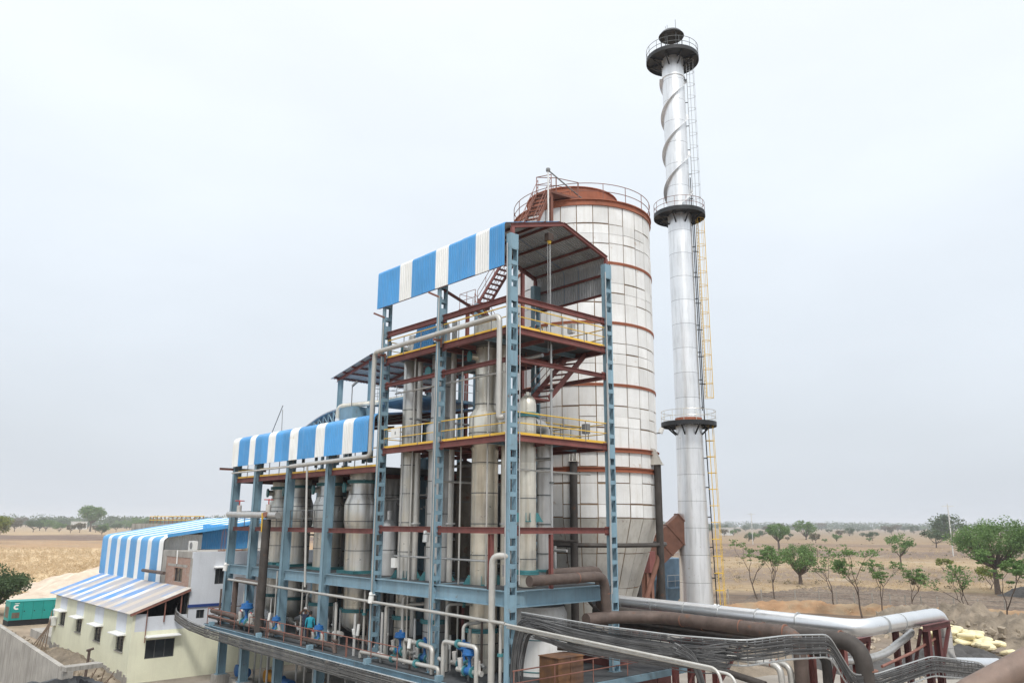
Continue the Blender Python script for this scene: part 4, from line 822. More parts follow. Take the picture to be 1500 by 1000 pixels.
gooseneck('pale pipe lying along the platform edge below the pale loop', [(-.6, 11.0, 3.95), (-.6, 11, 4.25), (-.65, 4.2, 4.3), (-.65, 4.2, 3.95)], .1, fl=(((-.62, 8, 4.27), (0, 1, 0)), ((-.62, 6, 4.28), (0, 1, 0))))
gooseneck('square pale pipe loop framing the two valves near the corner', [(-.55, 4.0, 3.95), (-.55, 4.0, 5.5), (-.55, 1.6, 5.5), (-.55, 1.6, 3.95)], .1, fl=(((-.55, 2.9, 5.5), (0, 1, 0)),))
gooseneck('tall pale pipe with bend into the widest tower column', [(.4, 5.0, 3.95), (.4, 5.0, 7.0), (1.6, 4.4, 7.0)], .09, fl=(((.4, 5, 5.3), (0, 0, 1)), ((1.1, 4.6, 7), (1, -.5, 0))))
gooseneck('pale pipe with short bend in front of the widest tower column', [(.3, 3.6, 3.95), (.3, 3.6, 6.2), (1.4, 3.2, 6.3)], .08)
gooseneck('dark topped pipe with bend into the slim tower column', [(.3, 10.1, 3.95), (.3, 10.1, 6.6), (1.5, 8.3, 6.7)], .1)
gooseneck('pale pipe with bend into the grey jacketed tower column', [(.6, 9.0, 3.95), (.6, 9.0, 7.1), (1.8, 8.2, 7.1)], .09, fl=(((.6, 9, 5.2), (0, 0, 1)),))
gooseneck('pale pipe with bend right of the first pan vessel', [(.6, 12.7, 3.95), (.6, 12.7, 7.3), (1.6, 13, 7.3)], .07, fl=(((.6, 12.7, 5.9), (0, 0, 1)),))
gooseneck('pale pipe with bend left of the first pan vessel', [(.6, 17.3, 3.95), (.6, 17.3, 6.6), (1.5, 16.6, 6.6)], .09)
gooseneck('pale pipe with bend left of the second pan vessel', [(.6, 19.3, 4.0), (.6, 19.3, 6.6), (1.6, 19.8, 6.6)], .08)
gooseneck('thin pale pipe with blue joint close to the left of the corner column', [(-.3, .3, 3.9), (-.3, .3, 6.6)], .07, fl=(((-.3, .3, 5.3), (0, 0, 1)),))
gooseneck('brown pipe with wide bend in front of the farthest low columns', [(-.3, 27.8, 4), (-.3, 27.8, 7.0), (-.35, 24.0, 6.9), (-.35, 24.0, 4)], .18, 'rust_pipe')
gooseneck('rusty pipe lying along the far half of the platform edge', [(-.7, 30.8, 4.35), (-.7, 22.0, 4.3), (-.72, 13.5, 4.25), (-.72, 13.4, 3.9)], .12, 'rust_pipe')
gooseneck('thick rusty pipe at the far platform corner railing', [(-.45, 31.0, 4.7), (-.45, 26.5, 4.6), (-.4, 26.3, 3.9)], .17, 'rust_pipe')
gooseneck('thin pale pipe standing between the second and third low column', [(.1, 19.0, 3.9), (.1, 19.0, 7.8)], .05)
gooseneck('thin pale pipe standing by the black riser pipe', [(-.2, 21.9, 3.9), (-.2, 21.9, 7.8)], .05)
rnd = random.Random(21); cl = MB(); cl2 = MB()
for k in range(90):                                   # tangle of small piping in the shade behind the vessels
    x = rnd.uniform(3.2, 8); y = rnd.uniform(1, 29); z = rnd.choice((3.95, 7.95, 10.5)) if y > 10 else rnd.choice((3.95, 7.95)); x = x if y > 10 else min(x, 6)
    if rnd.random() < .6: (cl if k % 2 else cl2).tube([(x, y, z), (x, y, z + rnd.uniform(1.5, 3.4))], rnd.uniform(.03, .1), 6)
    else:
        zz = z + rnd.uniform(.6, 2.4); (cl if k % 2 else cl2).tube([(x, y, zz), (x, y + rnd.uniform(1, 4), zz)], rnd.uniform(.03, .09), 6)
o = cl.obj('small_piping', 'steel_grey', None, True); kind(tag(o, 'tangle of small grey pipes in the shade behind the vessels', 'pipes'), 'stuff')
o = cl2.obj('small_piping', 'dark_pipe', None, True); kind(tag(o, 'tangle of small dark pipes in the shade behind the vessels', 'pipes'), 'stuff')
# small fittings crowding the platform edge: individual gauges, stub pipes and strainers
rnd = random.Random(33)
for k in range(34):
    y = 2.0 + k * .83 + rnd.uniform(-.3, .3); x = rnd.uniform(.3, 1.1) if k % 3 else rnd.uniform(-.5, -.1)
    if abs(y - 18) < 1.6 and x < .9: x = 1.3
    cyl('stub_pipe', low, rnd.choice(('pipe_pale', 'steel_grey', 'rust_pipe', 'galv')), (x, y, 3.9), (x, y, 3.9 + rnd.uniform(.6, 2.6)), rnd.uniform(.035, .08), 8)
    if k % 2: cyl('strainer', low, rnd.choice(('valve_white', 'steel_grey', 'rust_pipe')), (x, y - .25, 4.2 + rnd.uniform(0, .4)), (x + .05, y + .25, 4.25 + rnd.uniform(0, .4)), rnd.uniform(.09, .16), 10)
    else: cyl('gauge', low, 'plastic_white', (x - .08, y, 4.9 + rnd.uniform(-.3, .5)), (x - .02, y, 4.92 + rnd.uniform(-.3, .5)), .09, 12)
# pumps and drums on the ground below the platform
def pump(label, x, y, m):
    t = thing('pump_set', label, 'pump', (x, y, 0), 'pumps below the platform'); box('base', t, 'concrete', x - .5, x + .5, y - .9, y + .9, 0, .4)
    cyl('motor', t, m, (x, y - .8, .85), (x, y + .05, .85), .32, 16); cyl('coupling', t, 'weld', (x, y + .05, .85), (x, y + .35, .85), .1, 8); cyl('casing', t, m, (x - .15, y + .55, .85), (x + .2, y + .55, .85), .4, 16); cyl('discharge', t, 'galv', (x, y + .55, 1.2), (x, y + .55, 3.5), .1, 10)
pump('blue pump beside the concrete pedestal of the end column', .9, 28.4, 'valve_blue'); pump('orange pump under the platform between the first columns', 1.5, 25.2, 'orange_paint'); pump('blue pump under the platform middle', 1.2, 22.6, 'valve_blue'); pump('orange pump deeper under the platform middle', 2.2, 19.4, 'orange_paint')
pump('blue pump under the platform near the tall frame', 1.4, 17, 'valve_blue')
for i in range(9): y = 12 + i * 2; t = tag(cyl('service_pipe', None, 'galv' if i % 2 else 'steel_grey', (.6 + .5 * (i % 3), y, 0), (.6 + .5 * (i % 3), y, 3.6), .07, 8), 'thin vertical service pipe in the shade under the lower platform', 'pipe', 'service pipes under the platform')
bx = thing('rusty_box', 'rusty steel box tank on the platform below the cable ladder', 'tank', (3, -.8, 3.9))
box('body', bx, 'rust_box', 2.0, 3.6, -.95, .25, 3.92, 5.05); box('top_plate', bx, 'rust_box', 1.96, 3.64, -.99, .29, 5.05, 5.08); box('stiffener', bx, 'rust_box', 2.75, 2.82, -.98, -.95, 3.95, 5.05)
rc = thing('red_container', 'dark red panelled tank under the cable ladder behind the right column', 'tank', (9, 2, 0))
for i in range(4): box('panel', rc, 'red_steel', 7.6 + i * 1.2, 8.74 + i * 1.2, .8, 3.2, .2, 4.6)
box('cover', rc, 'red_steel', 7.55, 12.4, .75, 3.25, 4.6, 4.72)
sg = thing('notice_board', 'small white notice plate hung on the tower railing', 'sign', (-.1, 9.4, 15.2))
box('plate', sg, 'plastic_white', -.09, -.06, 8.95, 9.75, 15.35, 15.85); box('mark', sg, 'weld', -.094, -.0905, 9.3, 9.38, 15.5, 15.68)
for i, (x, y, z, lab) in enumerate(((-.25, 10.35, 7.1, 'white floodlight on the left column of the tall frame'), (-.4, 28.9, 7.9, 'white floodlight on the end column of the low frame'), (-.3, 5.6, 10.3, 'grey lamp fixed to the middle front column'))):
    t = thing('floodlight', lab, 'lamp', (x, y, z)); mm = 'plastic_white' if i < 2 else 'galv'
    cyl('lamp_head', t, mm, (x - .25, y, z - .05), (x - .3, y - .02, z - .4), .15, 12); cyl('arm', t, mm, (x, y + .1, z), (x - .3, y, z), .05, 8); cyl('cap', t, mm, (x - .28, y, z - .03), (x - .22, y + .12, z + .1), .1, 8)

# ------------------------------------------------------------------ people
def colors_mat(name, bands):
    m = bpy.data.materials.new(name); m.use_nodes = True; nt = m.node_tree; N = nt.nodes; L = nt.links; b = N['Principled BSDF']; b.inputs['Roughness'].default_value = .8
    tc = N.new('ShaderNodeTexCoord'); sp = N.new('ShaderNodeSeparateXYZ'); L.new(tc.outputs['Object'], sp.inputs[0])
    dv_ = N.new('ShaderNodeMath'); dv_.operation = 'DIVIDE'; dv_.inputs[1].default_value = 2.; L.new(sp.outputs['Z'], dv_.inputs[0])
    r = N.new('ShaderNodeValToRGB'); r.color_ramp.interpolation = 'CONSTANT'; L.new(dv_.outputs[0], r.inputs[0]); e = r.color_ramp.elements
    e[0].position = 0; e[0].color = (*bands[0][1], 1); e[1].position = bands[1][0] / 2; e[1].color = (*bands[1][1], 1)
    for z, c in bands[2:]: q = e.new(z / 2); q.color = (*c, 1)
    L.new(r.outputs[0], b.inputs['Base Color']); return m
def person(label, loc, rz, bands, arms, hair, hat=None, sc=1.):
    """arms: list of (elbow, hand) offsets for left and right; body grown as one skin"""
    vs, es, rs = [], [], []
    def add(p, r, par=None):
        vs.append(p); rs.append(r); i = len(vs) - 1
        if par is not None: es.append((par, i))
        return i
    pel = add((0, 0, .95), .15); wa = add((0, 0, 1.12), .135, pel); chs = add((0, 0, 1.32), .155, wa); nk = add((0, 0, 1.47), .06, chs)
    h1 = add((0, .02, 1.58), .085, nk); h2 = add((0, .02, 1.68), .08, h1)
    add((0, .1, 1.6), .02, h1)                                                # nose
    for s in (-1, 1):
        hp_ = add((s * .1, 0, .88), .1, pel); kn = add((s * .11, .02, .5), .068, hp_); an = add((s * .12, -.02, .1), .045, kn); add((s * .13, .15, .04), .04, an)
        sh = add((s * .2, 0, 1.4), .065, chs); (e1, e2) = arms[0 if s < 0 else 1]
        el = add((s * e1[0], e1[1], e1[2]), .048, sh); wr = add((s * e2[0], e2[1], e2[2]), .034, el)
        d = (V((s * e2[0], e2[1], e2[2])) - V((s * e1[0], e1[1], e1[2]))).normalized(); pv = V((s * e2[0], e2[1], e2[2])); q = d.orthogonal().normalized()
        pm = add(tuple(pv + d * .08), .03, wr)
        for k, l in enumerate((.06, .075, .08, .07)): add(tuple(pv + d * (.08 + l) + q * (.016 * (k - 1.5)) * 1.3), .009, pm)
        add(tuple(pv + d * .09 + q * .05), .01, wr)
    me = bpy.data.meshes.new('person'); me.from_pydata(vs, es, []); me.materials.append(colors_mat('clothes', bands))
    o = mk('person', me, None, Matrix.Translation(loc) @ Matrix.Rotation(rz, 4, 'Z') @ Matrix.Scale(sc, 4)); tag(o, label, 'person')
    sk = o.modifiers.new('skin', 'SKIN')
    for i, r in enumerate(rs): me.skin_vertices[0].data[i].radius = (r, r * .85)
    me.skin_vertices[0].data[0].use_root = True
    ss = o.modifiers.new('sub', 'SUBSURF'); ss.levels = 2; ss.render_levels = 2
    def cap(name, mm, prof): 
        b = MB().lathe(prof, (0, .01), 14); c = b.obj(name, mm); COL.objects.unlink(c); COL.objects.link(c); c.parent = o; WM[c.name] = Matrix(); return c
    hm = mat('hair_' + hair[0], hair[1], .7, objvar=0)
    cap('hair', hm, [(.088, 1.6), (.1, 1.66), (.09, 1.75), (.05, 1.79), (0, 1.8)])
    if hat: cap('cap', mat('cap_cloth', hat, .8, objvar=0), [(.13, 1.69), (.108, 1.7), (.105, 1.78), (.06, 1.83), (0, 1.84)])
    return o
skin = (.2, .11, .07); dn = ((.24, -.02, 1.12), (.25, .08, .88))
person('worker in dark navy overalls with white cap, hands raised to the head', (.25, 18.75, 3.9), R(120), [(0, (.03, .03, .03)), (.08, (.025, .03, .06)), (1.46, skin)], (((.36, .05, 1.55), (.12, .08, 1.68)), ((.3, .12, 1.5), (.1, .12, 1.66))), ('black', (.01, .01, .01)), (.75, .75, .73), 1.05)
person('worker in teal shirt and brown trousers seen from behind at the railing', (-.3, 17.1, 3.9), R(-35), [(0, (.03, .02, .02)), (.08, (.09, .045, .03)), (.9, (.015, .27, .36)), (1.48, skin)], (dn, dn), ('black', (.01, .01, .01)), None, 1.05)
person('man in pale shirt standing beside the green generator', (-1.7, 68.2, .6), R(-120), [(0, (.03, .03, .03)), (.1, (.3, .3, .32)), (.95, (.5, .54, .62)), (1.48, skin)], (dn, dn), ('black', (.01, .01, .01)), None, 1.)

# ------------------------------------------------------------------ left buildings
def wall_holes(name, parent, m, ax, c0, c1, u0, u1, z0, z1, holes):
    """a wall slab between c0..c1 on axis ax (0: normal X, 1: normal Y), with rectangular openings"""
    us = sorted({u0, u1, *[h[0] for h in holes], *[h[1] for h in holes]}); zs_ = sorted({z0, z1, *[h[2] for h in holes], *[h[3] for h in holes]}); b = MB()
    for a, b_ in zip(us[:-1], us[1:]):
        run = None
        for c, d in zip(zs_[:-1], zs_[1:]):
            if any(h[0] <= a and b_ <= h[1] and h[2] <= c and d <= h[3] for h in holes): continue
            b.box(c0, c1, a, b_, c, d) if ax == 0 else b.box(a, b_, c0, c1, c, d)
    return b.obj(name, m, parent)
def window(parent, ax, c, u0, u1, z0, z1, bars=2, s=1):
    t = .04
    def bx_(nm, m, ua, ub, za, zb, da, db, par):
        return box(nm, par, m, c + da, c + db, ua, ub, za, zb) if ax == 0 else box(nm, par, m, ua, ub, c + da, c + db, za, zb)
    w = bx_('window', 'frame_dark', u0, u0 + t, z0, z1, .1, .15, parent)
    bx_('frame', 'frame_dark', u1 - t, u1, z0, z1, .1, .15, w); bx_('frame', 'frame_dark', u0 + t, u1 - t, z1 - t, z1, .1, .15, w); bx_('frame', 'frame_dark', u0 + t, u1 - t, z0, z0 + t, .1, .15, w)
    for i in range(bars):
        a, b_ = u0 + (u1 - u0) * i / bars + .02, u0 + (u1 - u0) * (i + 1) / bars - .02; bx_('pane', 'glass', a, b_, z0 + .02, z1 - .02, .13, .14, w)
        if i: bx_('frame', 'frame_dark', a - .04, a, z0 + t, z1 - t, .095, .155, w)
def grille(parent, c, u0, u1, z0, z1, n=4):
    for i in range(n): z = z0 + (z1 - z0) * (i + .5) / n; cyl('window_bar', parent, 'frame_dark', (c + .05, u0, z), (c + .05, u1, z), .012, 5)
def chajja(parent, ax, c, u0, u1, z, d=.55):
    b = MB(); prof = [(0, .1), (d, .03), (d, -.03), (0, -.02)]; vs = []
    for u in (u0, u1):
        for o_, dz in prof: vs.append((c - o_, u, z + dz) if ax == 0 else (u, c - o_, z + dz))
    b.add(vs, [(0, 1, 2, 3), (7, 6, 5, 4), (0, 4, 5, 1), (1, 5, 6, 2), (2, 6, 7, 3), (3, 7, 4, 0)]); return b.obj('sunshade', 'clad_white', parent)
yb = thing('yellow_building', 'pale yellow plastered building with striped blue and white lean-to roof', 'building', (-1, 44, 0))
wx = [(34.9, 36.6, 1.9, 2.95), (40.3, 42.0, 2.0, 3.05), (45.6, 47.2, 2.1, 3.15), (50.7, 52.3, 2.2, 3.25)]
wall_holes('wall', yb, 'plaster_yellow', 0, -5, -4.8, 33.5, 54.4, 0, 4.55, wx)
for a, b_, c, d in wx: window(yb, 0, -5, a, b_, c, d); grille(yb, -5, a, b_, c, d); box('sill', yb, 'concrete', -5.07, -4.9, a - .08, b_ + .08, c - .06, c); chajja(yb, 0, -5.0, a - .35, b_ + .35, d + .12); box('lime_patch', yb, 'plaster_white', -5.012, -5.002, a - .2, b_ + .3, d + .25, 4.5)
wall_holes('wall', yb, 'plaster_yellow', 1, 33.5, 33.7, -4.8, 9, 0, 3.35, [(-3.95, -1.95, 1.5, 2.75)]); window(yb, 1, 33.5, -3.95, -1.95, 1.5, 2.75, 3); chajja(yb, 1, 33.5, -4.1, -1.75, 2.98, .6)
b = MB(); rnd = random.Random(71)
for i in range(60):
    ya, yb_ = 33.4 + i * .352, 33.4 + (i + 1) * .352; h = .35 + .35 * rnd.random(); b.box(-5.06, -5.002, ya, yb_, 0, h)
b.obj('bare_plinth', 'concrete', yb)
wall_holes('parapet', yb, 'plaster_white', 1, 33.5, 33.68, -4.0, -1.25, 3.35, 4.3, []); box('wall', yb, 'plaster_white', -4.8, -4.0, 33.5, 33.7, 3.35, 4.5)
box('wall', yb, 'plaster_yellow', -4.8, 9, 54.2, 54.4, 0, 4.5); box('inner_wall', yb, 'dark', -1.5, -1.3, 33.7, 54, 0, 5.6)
for y in range(34, 55, 4): bar('rafter', yb, 'red_steel', (-5.1, y, 4.55), (-1.25, y, 6.05), .1, .16)
bar('rafter', yb, 'rust_rail', (-5.25, 33.25, 4.5), (-1.25, 33.25, 6.0), .08, .16); bar('post', yb, 'rust_rail', (-2.9, 33.4, 3.9), (-2.9, 33.4, 5.3), .08, .08); bar('post', yb, 'rust_rail', (-1.8, 33.4, 4.4), (-1.8, 33.4, 5.7), .08, .08); bar('post', yb, 'rust_rail', (-4.1, 33.35, 2.6), (-4.1, 33.35, 4.8), .05, .05)
def dusty(name, base):
    m = mat(name, base, .6, var=.05, streak=.0, objvar=.03); nt = m.node_tree; N = nt.nodes; L = nt.links; b = N['Principled BSDF']; src = b.inputs['Base Color'].links[0].from_socket
    g = N.new('ShaderNodeNewGeometry'); mp = N.new('ShaderNodeMapping'); mp.inputs['Scale'].default_value = (.28, .2, .2); L.new(g.outputs['Position'], mp.inputs[0]); n = N.new('ShaderNodeTexNoise'); n.inputs['Scale'].default_value = 1.2; n.inputs['Detail'].default_value = 7; L.new(mp.outputs[0], n.inputs['Vector'])
    mr = N.new('ShaderNodeMapRange'); mr.inputs[1].default_value = .43; mr.inputs[2].default_value = .56; mr.inputs[4].default_value = .82; L.new(n.outputs[0], mr.inputs[0]); mx = N.new('ShaderNodeMixRGB'); L.new(mr.outputs[0], mx.inputs[0]); L.new(src, mx.inputs[1]); mx.inputs[2].default_value = (.47, .41, .35, 1); L.new(mx.outputs[0], b.inputs['Base Color']); return m
M['dusty_blue'] = dusty('dusty_blue', (.11, .3, .62)); M['dusty_white'] = dusty('dusty_white', (.72, .72, .70))
def stripes(y0, y1, npair, fw_):
    p = (y1 - y0) / npair; out = []
    for i in range(npair): out += [(y0 + i * p, y0 + i * p + p * fw_, 1), (y0 + i * p + p * fw_, y0 + (i + 1) * p, 0)]
    return out
for a, b_, wht in stripes(33.2, 55.3, 9, .4): corr2('roof_sheet', yb, 'dusty_white' if wht else 'dusty_blue', 'roof_back', [(-5.35, 4.58), (-1.22, 6.13)], a, b_ + .015, .2, .03)
ws = thing('white_block', 'white plastered two-storey block with brick side wall and flat roof', 'building', (3, 37, 0))
wall_holes('end_wall', ws, 'plaster_white', 1, 33.52, 33.72, -1.2, 9, 3.35, 8.65, [(.55, 1.25, 6.3, 7.4), (-.6, 0, 3.95, 4.55)]); window(ws, 1, 33.52, .55, 1.25, 6.3, 7.4); window(ws, 1, 33.52, -.6, 0, 3.95, 4.55); chajja(ws, 1, 33.52, .4, 1.4, 7.5, .4)
wall_holes('side_wall', ws, 'brick', 0, -1.2, -1.0, 33.72, 39.8, 4, 8.2, [(35.4, 37.1, 6.4, 7.4)]); window(ws, 0, -1.2, 35.4, 37.1, 6.4, 7.4)
box('lintel_beam', ws, 'concrete', -1.23, -1.0, 33.72, 39.8, 8.2, 8.65); box('lintel_beam', ws, 'concrete', -1.215, -1.2, 34.5, 38.5, 7.5, 7.68); box('corner_column', ws, 'concrete', -1.225, -1.0, 38.9, 39.8, 4.0, 8.2); box('corner_column', ws, 'concrete', -1.215, -1.2, 33.53, 33.95, 4.0, 8.2)
box('roof_slab', ws, 'concrete', -1.0, 9, 33.72, 40, 8.4, 8.6); box('blue_band', ws, 'navy_band', -1.3, 2.2, 33.42, 33.5, 4.75, 4.95)
for k in range(6): cyl('rebar', ws, 'rust_rail', (1.0 + .12 * k, 34 + .1 * (k % 2), 8.6), (1.0 + .12 * k + .03, 34 + .1 * (k % 2), 10.1 + .2 * (k % 3)), .015, 5)
cyl('waste_pipe', ws, 'plastic_white', (-1.27, 36.6, 8.7), (-1.27, 36.5, 7.7), .05, 8)
for k in range(7): x = 1 + k * .45; box('roof_rubble', ws, 'rubble' if k % 3 else 'elbow_rust', x, x + .3 + .1 * (k % 2), 34 + .2 * (k % 3), 34.5 + .2 * (k % 2), 8.6, 8.72 + .05 * (k % 3), .4 * k)
ac = thing('air_conditioner', 'white air conditioner outdoor unit on the flat roof beside the striped shed', 'air conditioner', (.1, 38, 8.6)); box('casing', ac, 'plastic_white', .0, .35, 36.9, 37.9, 8.62, 9.35); cyl('fan_grille', ac, 'grey_post', (-.01, 37.3, 9.0), (-.04, 37.3, 9.0), .26, 18); box('feet', ac, 'grey_post', 0, .35, 37.0, 37.1, 8.6, 8.62)
ss_ = thing('striped_shed', 'large shed clad in vertical blue and white striped sheets', 'building', (3, 48, 0))
pw = curve_path([(-1.25, 6.1), (-1.25, 9.55), (8.5, 11.2)], .4)
for a, b_, wht in stripes(39.85, 56.2, 6, .36): corr2('clad_sheet', ss_, 'clad_white' if wht else 'clad_blue', 'roof_back', pw, a, b_ + .01, .25, .006)
corr2('end_sheet', ss_, 'clad_blue', 'clad_blue', [(40.9, 8.6), (40.9, 10.6)], 2.2, 6.2, .2, .03, True); corr2('end_sheet', ss_, 'clad_white', 'clad_white', [(40.88, 8.6), (40.88, 9.8)], -.9, 2.2, .2, .03, True); corr2('end_sheet', ss_, 'clad_white', 'clad_white', [(40.85, 8.6), (40.85, 10.8)], 6.2, 8.4, .2, .03, True)
bar('fascia', ss_, 'clad_blue', (-1.0, 39.83, 9.72), (8.5, 39.83, 11.12), .05, .26); box('back_wall', ss_, 'concrete', 8.4, 8.6, 40, 56, 0, 11.1); box('rear_annex', ss_, 'concrete', 6.5, 9.5, 56.1, 73.5, 0, 10.6); box('end_wall', ss_, 'plaster_yellow', -1.1, 8.4, 55.8, 56, 0, 9.6); box('plinth_wall', ss_, 'plaster_yellow', -1.15, -1.0, 40, 56, 0, 6.3)
cyl('beam_stub', ss_, 'rust_pipe', (-1.6, 43.0, 6.95), (-1.55, 38.2, 6.95), .13, 10)
railing(ss_, (8.3, 56.5, 10.6), (8.3, 73.0, 10.6), .8, 'rail_yellow', 'elbow_rust', 1.3, False, .05)
ga = thing('generator_set', 'green containerised generator with a white letter mark on its side', 'generator', (-2, 75, 0))
b = MB(); gx0, gx1, gy0, gy1 = -4.75, 1.9, 73.5, 75.9
b.box(gx0, gx1, gy0, gy1, .5, 2.42); b.obj('canopy', 'gen_green', ga); box('base', ga, 'dark', gx0 - .02, gx1 + .02, gy0 - .02, gy1 + .02, 0, .5); box('roof_plate', ga, 'gen_green', gx0 - .04, gx1 + .04, gy0 - .04, gy1 + .04, 2.42, 2.48); box('louvre', ga, 'steel_brown', gx0 + .25, gx0 + .95, gy0 - .03, gy0 - .005, .8, 1.35)
for k in range(5): box('door_seam', ga, 'dark', gx0 + 1.2 + k * .95, gx0 + 1.215 + k * .95, gy0 - .012, gy0 - .004, .55, 2.38); box('door_handle', ga, 'dark', gx0 + 1.32 + k * .95, gx0 + 1.42 + k * .95, gy0 - .03, gy0 - .006, 1.4, 1.5)
b = MB()                                              # the white C-shaped emblem
def sect(cx_, cz, r0, r1, a0, a1, n=18):
    vs = []
    for i in range(n + 1):
        t = R(a0 + (a1 - a0) * i / n); vs += [(cx_ + r0 * math.cos(t) * 1.15, gy0 - .02, cz + r0 * math.sin(t)), (cx_ + r1 * math.cos(t) * 1.15, gy0 - .02, cz + r1 * math.sin(t))]
    b.add(vs, [(2 * i, 2 * i + 1, 2 * i + 3, 2 * i + 2) for i in range(n)])
sect(gx0 + .62, 1.9, .11, .26, 50, 310); b.box(gx0 + .4, gx0 + .85, gy0 - .022, gy0 - .018, 2.24, 2.3); b.obj('emblem', 'plastic_white', ga)
for x in (gx0 - .01, gx1 - .05): box('corner_trim', ga, 'gen_green', x, x + .06, gy0 - .03, gy0 + .03, .5, 2.42)
box('end_louvre', ga, 'steel_brown', gx0 - .02, gx0 - .004, gy0 + .4, gy1 - .4, .8, 1.9); box('lower_rail', ga, 'dark', gx0, gx1, gy0 - .04, gy0 - .022, .5, .58)
cyl('exhaust', ga, 'dark', (0.2, 74.5, 2.48), (0.2, 74.5, 2.9), .1, 10)
# concrete retaining wall, tarp, rubble
cw = thing('concrete_wall', 'stained grey concrete retaining wall in the lower left corner', 'wall', (-11, 40, 0)); 
for i in range(7):
    ya, yb_ = 24 + i * 4.2, 24 + (i + 1) * 4.2 - .015; za, zb = 2.72 + (ya - 24) * .031, 2.72 + (yb_ - 24) * .031; b = MB()
    b.add([(x, y, z) for x in (-11.15, -10.85) for y, z in ((ya, 0), (yb_, 0), (yb_, zb), (ya, za))], [(0, 3, 2, 1), (4, 5, 6, 7), (0, 1, 5, 4), (1, 2, 6, 5), (2, 3, 7, 6), (3, 0, 4, 7)]); b.obj('wall_panel', 'concrete', cw)
tb = thing('tarp_cover', 'black plastic tarpaulin draped over a low wall at the lower left edge', 'tarpaulin', (-14, 23, 0)); b = MB(); nx = 40; rnd = random.Random(4)
for j, (dy, dz) in enumerate(((-1.6, -1.9), (-.5, -.35), (-.1, .06), (.25, .05), (.4, -.3), (.5, -1.6))):
    for i in range(nx + 1): s = i / nx; b.v.append((-19 + 8.7 * s, 22.2 + 1.9 * s + dy + rnd.uniform(-.05, .05), 2.35 + dz + rnd.uniform(-.05, .05) * (1 + (j == 1)) + .06 * math.sin(i * 1.3 + j)))
b.f = [(j * (nx + 1) + i, j * (nx + 1) + i + 1, (j + 1) * (nx + 1) + i + 1, (j + 1) * (nx + 1) + i) for j in range(5) for i in range(nx)]
b.obj('sheet', 'tarp', tb, True); b = MB()
for j, (dx, dz) in enumerate(((-.5, -1.6), (-.25, .02), (.1, .05), (.35, -.4), (.5, -2.2))):
    for i in range(nx + 1): s = i / nx; b.v.append((-10.3 + dx + 1.0 * s + rnd.uniform(-.04, .04), 24.2 - 11 * s, 2.32 + dz + rnd.uniform(-.05, .05)))
b.f = [(j * (nx + 1) + i, j * (nx + 1) + i + 1, (j + 1) * (nx + 1) + i + 1, (j + 1) * (nx + 1) + i) for j in range(4) for i in range(nx)]; b.obj('sheet', 'tarp', tb, True)
sb = tag(box('concrete_slab', None, 'concrete', -11.3, -9.3, 24.2, 25.0, 2.72, 2.95, .15), 'loose pale concrete slab lying on the tarpaulin corner', 'slab')
rs_ = thing('iron_post', 'rusty iron post standing beside the yellow building', 'post', (-7.5, 35, 0)); cyl('shaft', rs_, 'rust_pipe', (-7.6, 33.6, 0), (-7.5, 33.6, 2.5), .09, 8); cyl('head', rs_, 'rust_pipe', (-7.68, 33.55, 2.42), (-7.25, 33.65, 2.5), .08, 8)
def stones(name, label, n, area, size, m, seed, parent=None):
    rnd = random.Random(seed); b = MB()
    for k in range(n):
        x, y, z = area(rnd); s = size * rnd.uniform(.4, 1.5); mm = Matrix.Translation((x, y, z + s * .2)) @ Matrix.Rotation(rnd.uniform(0, 6), 4, V((rnd.random(), rnd.random(), rnd.random())).normalized())
        vs = [mm @ V((sx_ * s * rnd.uniform(.5, 1), sy_ * s * rnd.uniform(.5, 1), sz_ * s * .6 * rnd.uniform(.5, 1))) for sz_ in (-.5, .5) for sy_ in (-.5, .5) for sx_ in (-.5, .5)]
        b.add(vs, [(0, 2, 3, 1), (4, 5, 7, 6), (0, 1, 5, 4), (2, 6, 7, 3), (0, 4, 6, 2), (1, 3, 7, 5)])
    o = b.obj(name, m); tag(o, label, 'rubble'); return kind(o, 'stuff')
stones('rubble', 'brown earth clods and rubble between concrete wall and yellow building', 900, lambda r: (r.uniform(-10.6, -5.5), r.uniform(28, 70), 0), .5, 'rubble', 3)
def heap(name, label, cat, cx_, cy_, rx, ry, h, m, seed, n=44, rz=0, sharp=1.6, amp=.35, freq=.5, rag=.25):
    b = MB()
    for j in range(n + 1):
        for i in range(n + 1):
            u, v = i / n * 2 - 1, j / n * 2 - 1; d = math.hypot(u, v) * (1 + rag * noise.noise((u * 2 + seed, v * 2, seed))); k = max(0, 1 - d ** sharp)
            x, y = u * rx, v * ry; c, s = math.cos(rz), math.sin(rz)
            z = h * k * (1 + amp * noise.noise((x * freq + seed, y * freq, 1))) + .3 * h * k * noise.noise((x * freq * 3, y * freq * 3, seed)) - .05
            b.v.append((cx_ + x * c - y * s, cy_ + x * s + y * c, z))
    b.f = [(j * (n + 1) + i, j * (n + 1) + i + 1, (j + 1) * (n + 1) + i + 1, (j + 1) * (n + 1) + i) for j in range(n) for i in range(n)]
    o = b.obj(name, m, None, True); return kind(tag(o, label, cat), 'stuff')
heap('footing_soil', 'rough earth banked against the foot of the yellow wall', 'soil', -5.6, 43.5, 1.4, 12, .8, 'soil', 3, amp=.5, freq=1.2)
heap('husk_pile', 'pale husk heap behind the yellow building, left part', 'heap', 19, 122, 13, 14, 3.4, 'husk', 2, 60, amp=.5, freq=.16); heap('husk_pile', 'pale husk heap behind the yellow building, right part', 'heap', 30, 132, 15, 12, 5.2, 'husk', 6, 60, amp=.5, freq=.2); heap('husk_pile', 'low spread of pale husk in front of the big heap', 'heap', 12, 103, 15, 9, 2.2, 'husk', 9, amp=.5, freq=.25)
